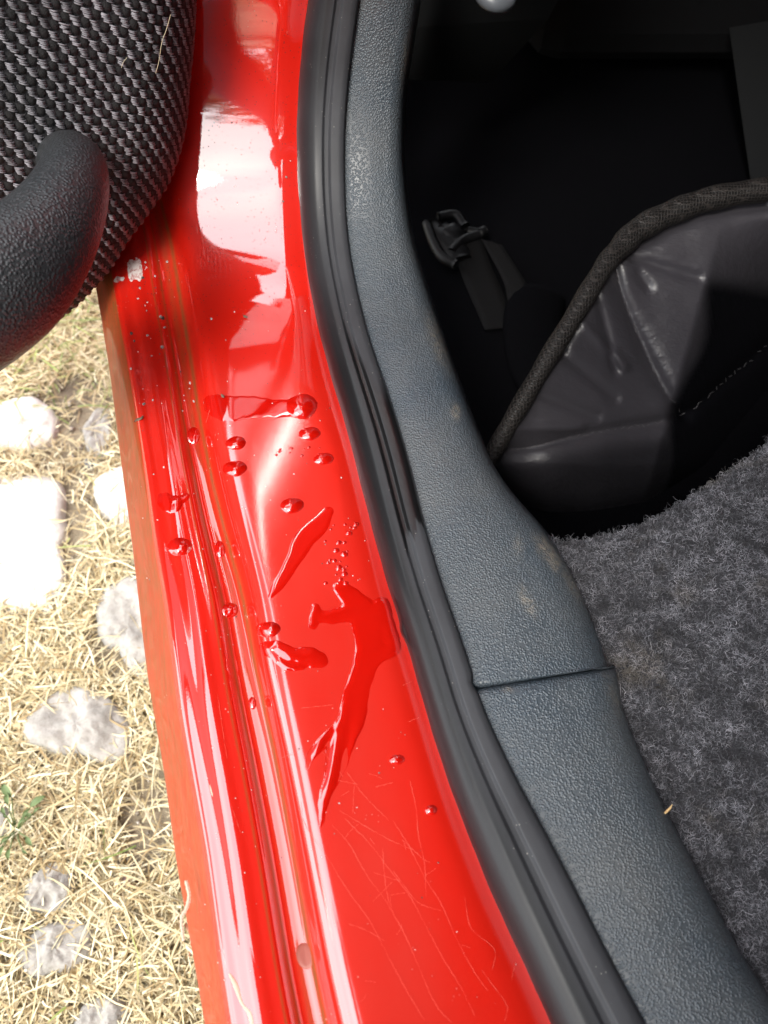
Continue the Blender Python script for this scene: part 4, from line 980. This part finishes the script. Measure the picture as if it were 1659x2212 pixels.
# ------------------------------------------------------------------ the photographer leaning into the doorway (seen in the paint's reflections)
def skin_body(name, joints, bones, mat, root=0, sub=2):
    me = bpy.data.meshes.new(name); me.from_pydata([j[:3] for j in joints], bones, []); o = bpy.data.objects.new(name, me); C.objects.link(o)
    md = o.modifiers.new('skin', 'SKIN')
    if not me.skin_vertices: me.skin_vertices.new()
    for i, j in enumerate(joints):
        r = j[3]; me.skin_vertices[0].data[i].radius = r if isinstance(r, tuple) else (r, r)
    me.skin_vertices[0].data[root].use_root = True
    sb_ = o.modifiers.new('sub', 'SUBSURF'); sb_.levels = sub; sb_.render_levels = sub; md.use_smooth_shade = True
    me.materials.append(mat); return o
PX, PY = -0.14, -0.66
J = [(PX, PY, .92, (.15, .11)), (PX+.10, PY+.07, 1.08, (.145, .11)), (PX+.20, PY+.18, 1.22, (.16, .11)), (PX+.25, PY+.26, 1.30, (.13, .10)), (PX+.28, PY+.34, 1.37, .055), (PX+.29, PY+.40, 1.42, (.075, .085)), (PX+.29, PY+.46, 1.47, (.075, .095)), (PX+.28, PY+.44, 1.53, (.05, .06)),
     (PX-.09, PY-.02, .84, .085), (PX-.12, PY+.03, .46, .055), (PX-.12, PY-.04, .10, .040), (PX-.12, PY+.12, .045, .035),
     (PX+.09, PY-.02, .84, .085), (PX+.12, PY+.08, .46, .055), (PX+.10, PY-.02, .10, .040), (PX+.10, PY+.14, .045, .035),
     (PX+.08, PY+.30, 1.32, .055), (PX+.06, PY+.46, 1.10, .042), (PX+.235, PY+.57, .93, .028), (PX+.255, PY+.60, .90, (.038, .018)),
     (PX+.42, PY+.22, 1.30, .055), (PX+.50, PY+.38, 1.08, .042), (PX+.375, PY+.57, .93, .028), (PX+.35, PY+.60, .90, (.038, .018))]
Bn = [(0,1),(1,2),(2,3),(3,4),(4,5),(5,6),(6,7),(0,8),(8,9),(9,10),(10,11),(0,12),(12,13),(13,14),(14,15),(3,16),(16,17),(17,18),(18,19),(3,20),(20,21),(21,22),(22,23)]
for hx_, sg in ((19, 1), (23, -1)):
    hxp = J[hx_]
    for q in range(5):
        a0 = (hxp[0]+sg*(-.004+.004*q), hxp[1]+.014*(q-1.5)+.01, hxp[2]-.03, .0095)
        b0 = (a0[0]+sg*.022, a0[1]+.004, a0[2]-.026, .0085); c0 = (a0[0]+sg*.034, a0[1]+.004, a0[2]-.030, .0075)
        k0 = len(J); J += [a0, b0, c0]; Bn += [(hx_, k0), (k0, k0+1), (k0+1, k0+2)]
cloth_d = M('dark_blue_clothing', (0.03, 0.035, 0.05), 0.85).m
person = skin_body('person', J, Bn, cloth_d); tag(person, 'person in dark clothes leaning over the doorway with a phone, mirrored in the paint', 'person')
ph = box('phone', (-0.037, -0.006, 0.004), (0.037, 0.142, 0.012), M('black_phone_shell', (0.02, 0.02, 0.02), 0.2).m, None, 0.003)
ph.location = (0.0, -0.012, CAM_H+0.002); ph.rotation_euler = (TILT, 0, 0); tag(ph, 'black phone held over the sill, mirrored in the paint', 'phone')

# hedge and trees across the yard behind the photographer, seen only as the ragged skyline in the paint
leafm = M('hedge_leaf', (0.09, 0.11, 0.045), 0.6).m
def leafy(name, c, r, n, seed, label):
    q = np.random.default_rng(seed); d = q.normal(size=(n, 3)); d /= np.linalg.norm(d, axis=1)[:, None]
    lob = 1+0.28*np.array([mnoise.fractal(Vector(tuple(x*2.2+seed)), 1, 2, 4) for x in d]); p = d*(q.uniform(0.55, 1, n)**0.5*lob)[:, None]*np.array(r)
    p[:, 2] = np.abs(p[:, 2]+r[2]*0.9)-0.02
    a = q.normal(size=(n, 3)); b = q.normal(size=(n, 3)); sz = q.uniform(0.05, 0.11, n)[:, None]
    a = a/np.linalg.norm(a, axis=1)[:, None]*sz; b = b/np.linalg.norm(b, axis=1)[:, None]*sz*0.6
    V_ = np.stack([p-a, p-b, p+a, p+b], 1).reshape(-1, 3); F_ = np.arange(n*4).reshape(n, 4)
    t = empty(name, c); tag(t, label, 'tree'); mesh_obj('crown', V_, F_, leafm, t, smooth=False)
    tv_, tf_ = tube(np.array([(0, 0, -0.05), (0.05, 0, r[2]*0.6), (0, 0.05, r[2]*1.2)]), np.array([0.14, 0.11, 0.05]), 10); mesh_obj('trunk', tv_, tf_, M('bark', (0.12, 0.09, 0.06), 0.9).m, t)
leafy('tree', (0.9, -6.0, 0), (2.2, 1.3, 2.7), 11000, 21, 'broad bushy tree behind the photographer, right of the yard')
leafy('tree', (-2.6, -7.5, 0), (2.0, 1.3, 2.2), 9000, 22, 'low bushy tree behind the photographer, left of the yard')

# pale grit and dust crumbs lying on the paint, thickest in the channel near the door
gv, gf, go = [], [], 0
r6 = np.random.default_rng(5)
for k in range(60, 330):
    if k < 120: y = r6.uniform(560, 900); x = float(np.interp(y, vv, l1))+r6.uniform(0.02, 0.95)*float(np.interp(y, vv, l5)-np.interp(y, vv, l1))
    elif k < 200: y = r6.uniform(900, 2200); x = float(np.interp(y, vv, l1))+r6.uniform(-0.2, 1.0)*float(np.interp(y, vv, l5)-np.interp(y, vv, l1))
    else: y = r6.uniform(250, 2200); x = float(np.interp(y, vv, l5))+r6.uniform(0.08, 0.98)*float(np.interp(y, vv, l8)-np.interp(y, vv, l5))
    s = r6.gamma(2.0, 0.55)*(1.5 if k < 120 else 0.8)+0.5; a = np.linspace(0, 2*math.pi, 6, endpoint=False)
    ru = x+s*np.cos(a)*r6.uniform(.6, 1.3, 6); rv_ = y+s*np.sin(a)*r6.uniform(.6, 1.3, 6)
    Vg = np.concatenate([hit(ru, rv_, surf_h(ru, rv_)-0.00005), hit([x], [y], surf_h(np.array([x]), np.array([y]))+s*0.00022)])
    gv.append(Vg); gf += [(go+i, go+(i+1) % 6, go+6) for i in range(6)]; go += 7
gm = M('pale_grit', (0.42, 0.36, 0.33), 0.8); gm.set('Base Color', gm.ramp(gm.noise(90, 2), [(0.42, (0.05, 0.03, 0.025)), (0.56, (0.50, 0.44, 0.42))]))
gg_ = mesh_obj('grit', np.concatenate(gv), gf, gm.m); tag(gg_, 'fine grit and dust crumbs scattered over the red sill', 'grit', kind='stuff')

# soil crumbs and fine gravel between the straw
q7 = np.random.default_rng(9); n7 = 2600
cx7, cy7 = q7.uniform(-0.62, 0.0, n7), q7.uniform(-0.12, 0.95, n7); s7 = q7.gamma(2, 0.0011, n7)+0.0006
oct_ = np.array([(1, 0, 0), (0, 1, 0), (-1, 0, 0), (0, -1, 0), (0, 0, 1), (0, 0, -0.6)]); of = np.array([(0, 1, 4), (1, 2, 4), (2, 3, 4), (3, 0, 4), (1, 0, 5), (2, 1, 5), (3, 2, 5), (0, 3, 5)])
V7 = oct_[None]*s7[:, None, None]*q7.uniform(0.6, 1.3, (n7, 6, 1)); V7[:, :, 0] += cx7[:, None]; V7[:, :, 1] += cy7[:, None]; V7[:, :, 2] += 0.003
cm = M('soil_crumb', (0.3, 0.26, 0.2), 0.95); cm.set('Base Color', cm.ramp(cm.noise(200, 2), [(0.35, (0.10, 0.08, 0.055)), (0.5, (0.32, 0.28, 0.22)), (0.65, (0.58, 0.54, 0.47))]))
g7 = mesh_obj('gravel', V7.reshape(-1, 3), (of[None]+(np.arange(n7)*6)[:, None, None]).reshape(-1, 3), cm.m); tag(g7, 'fine gravel and soil crumbs scattered through the dry grass', 'gravel', kind='stuff')
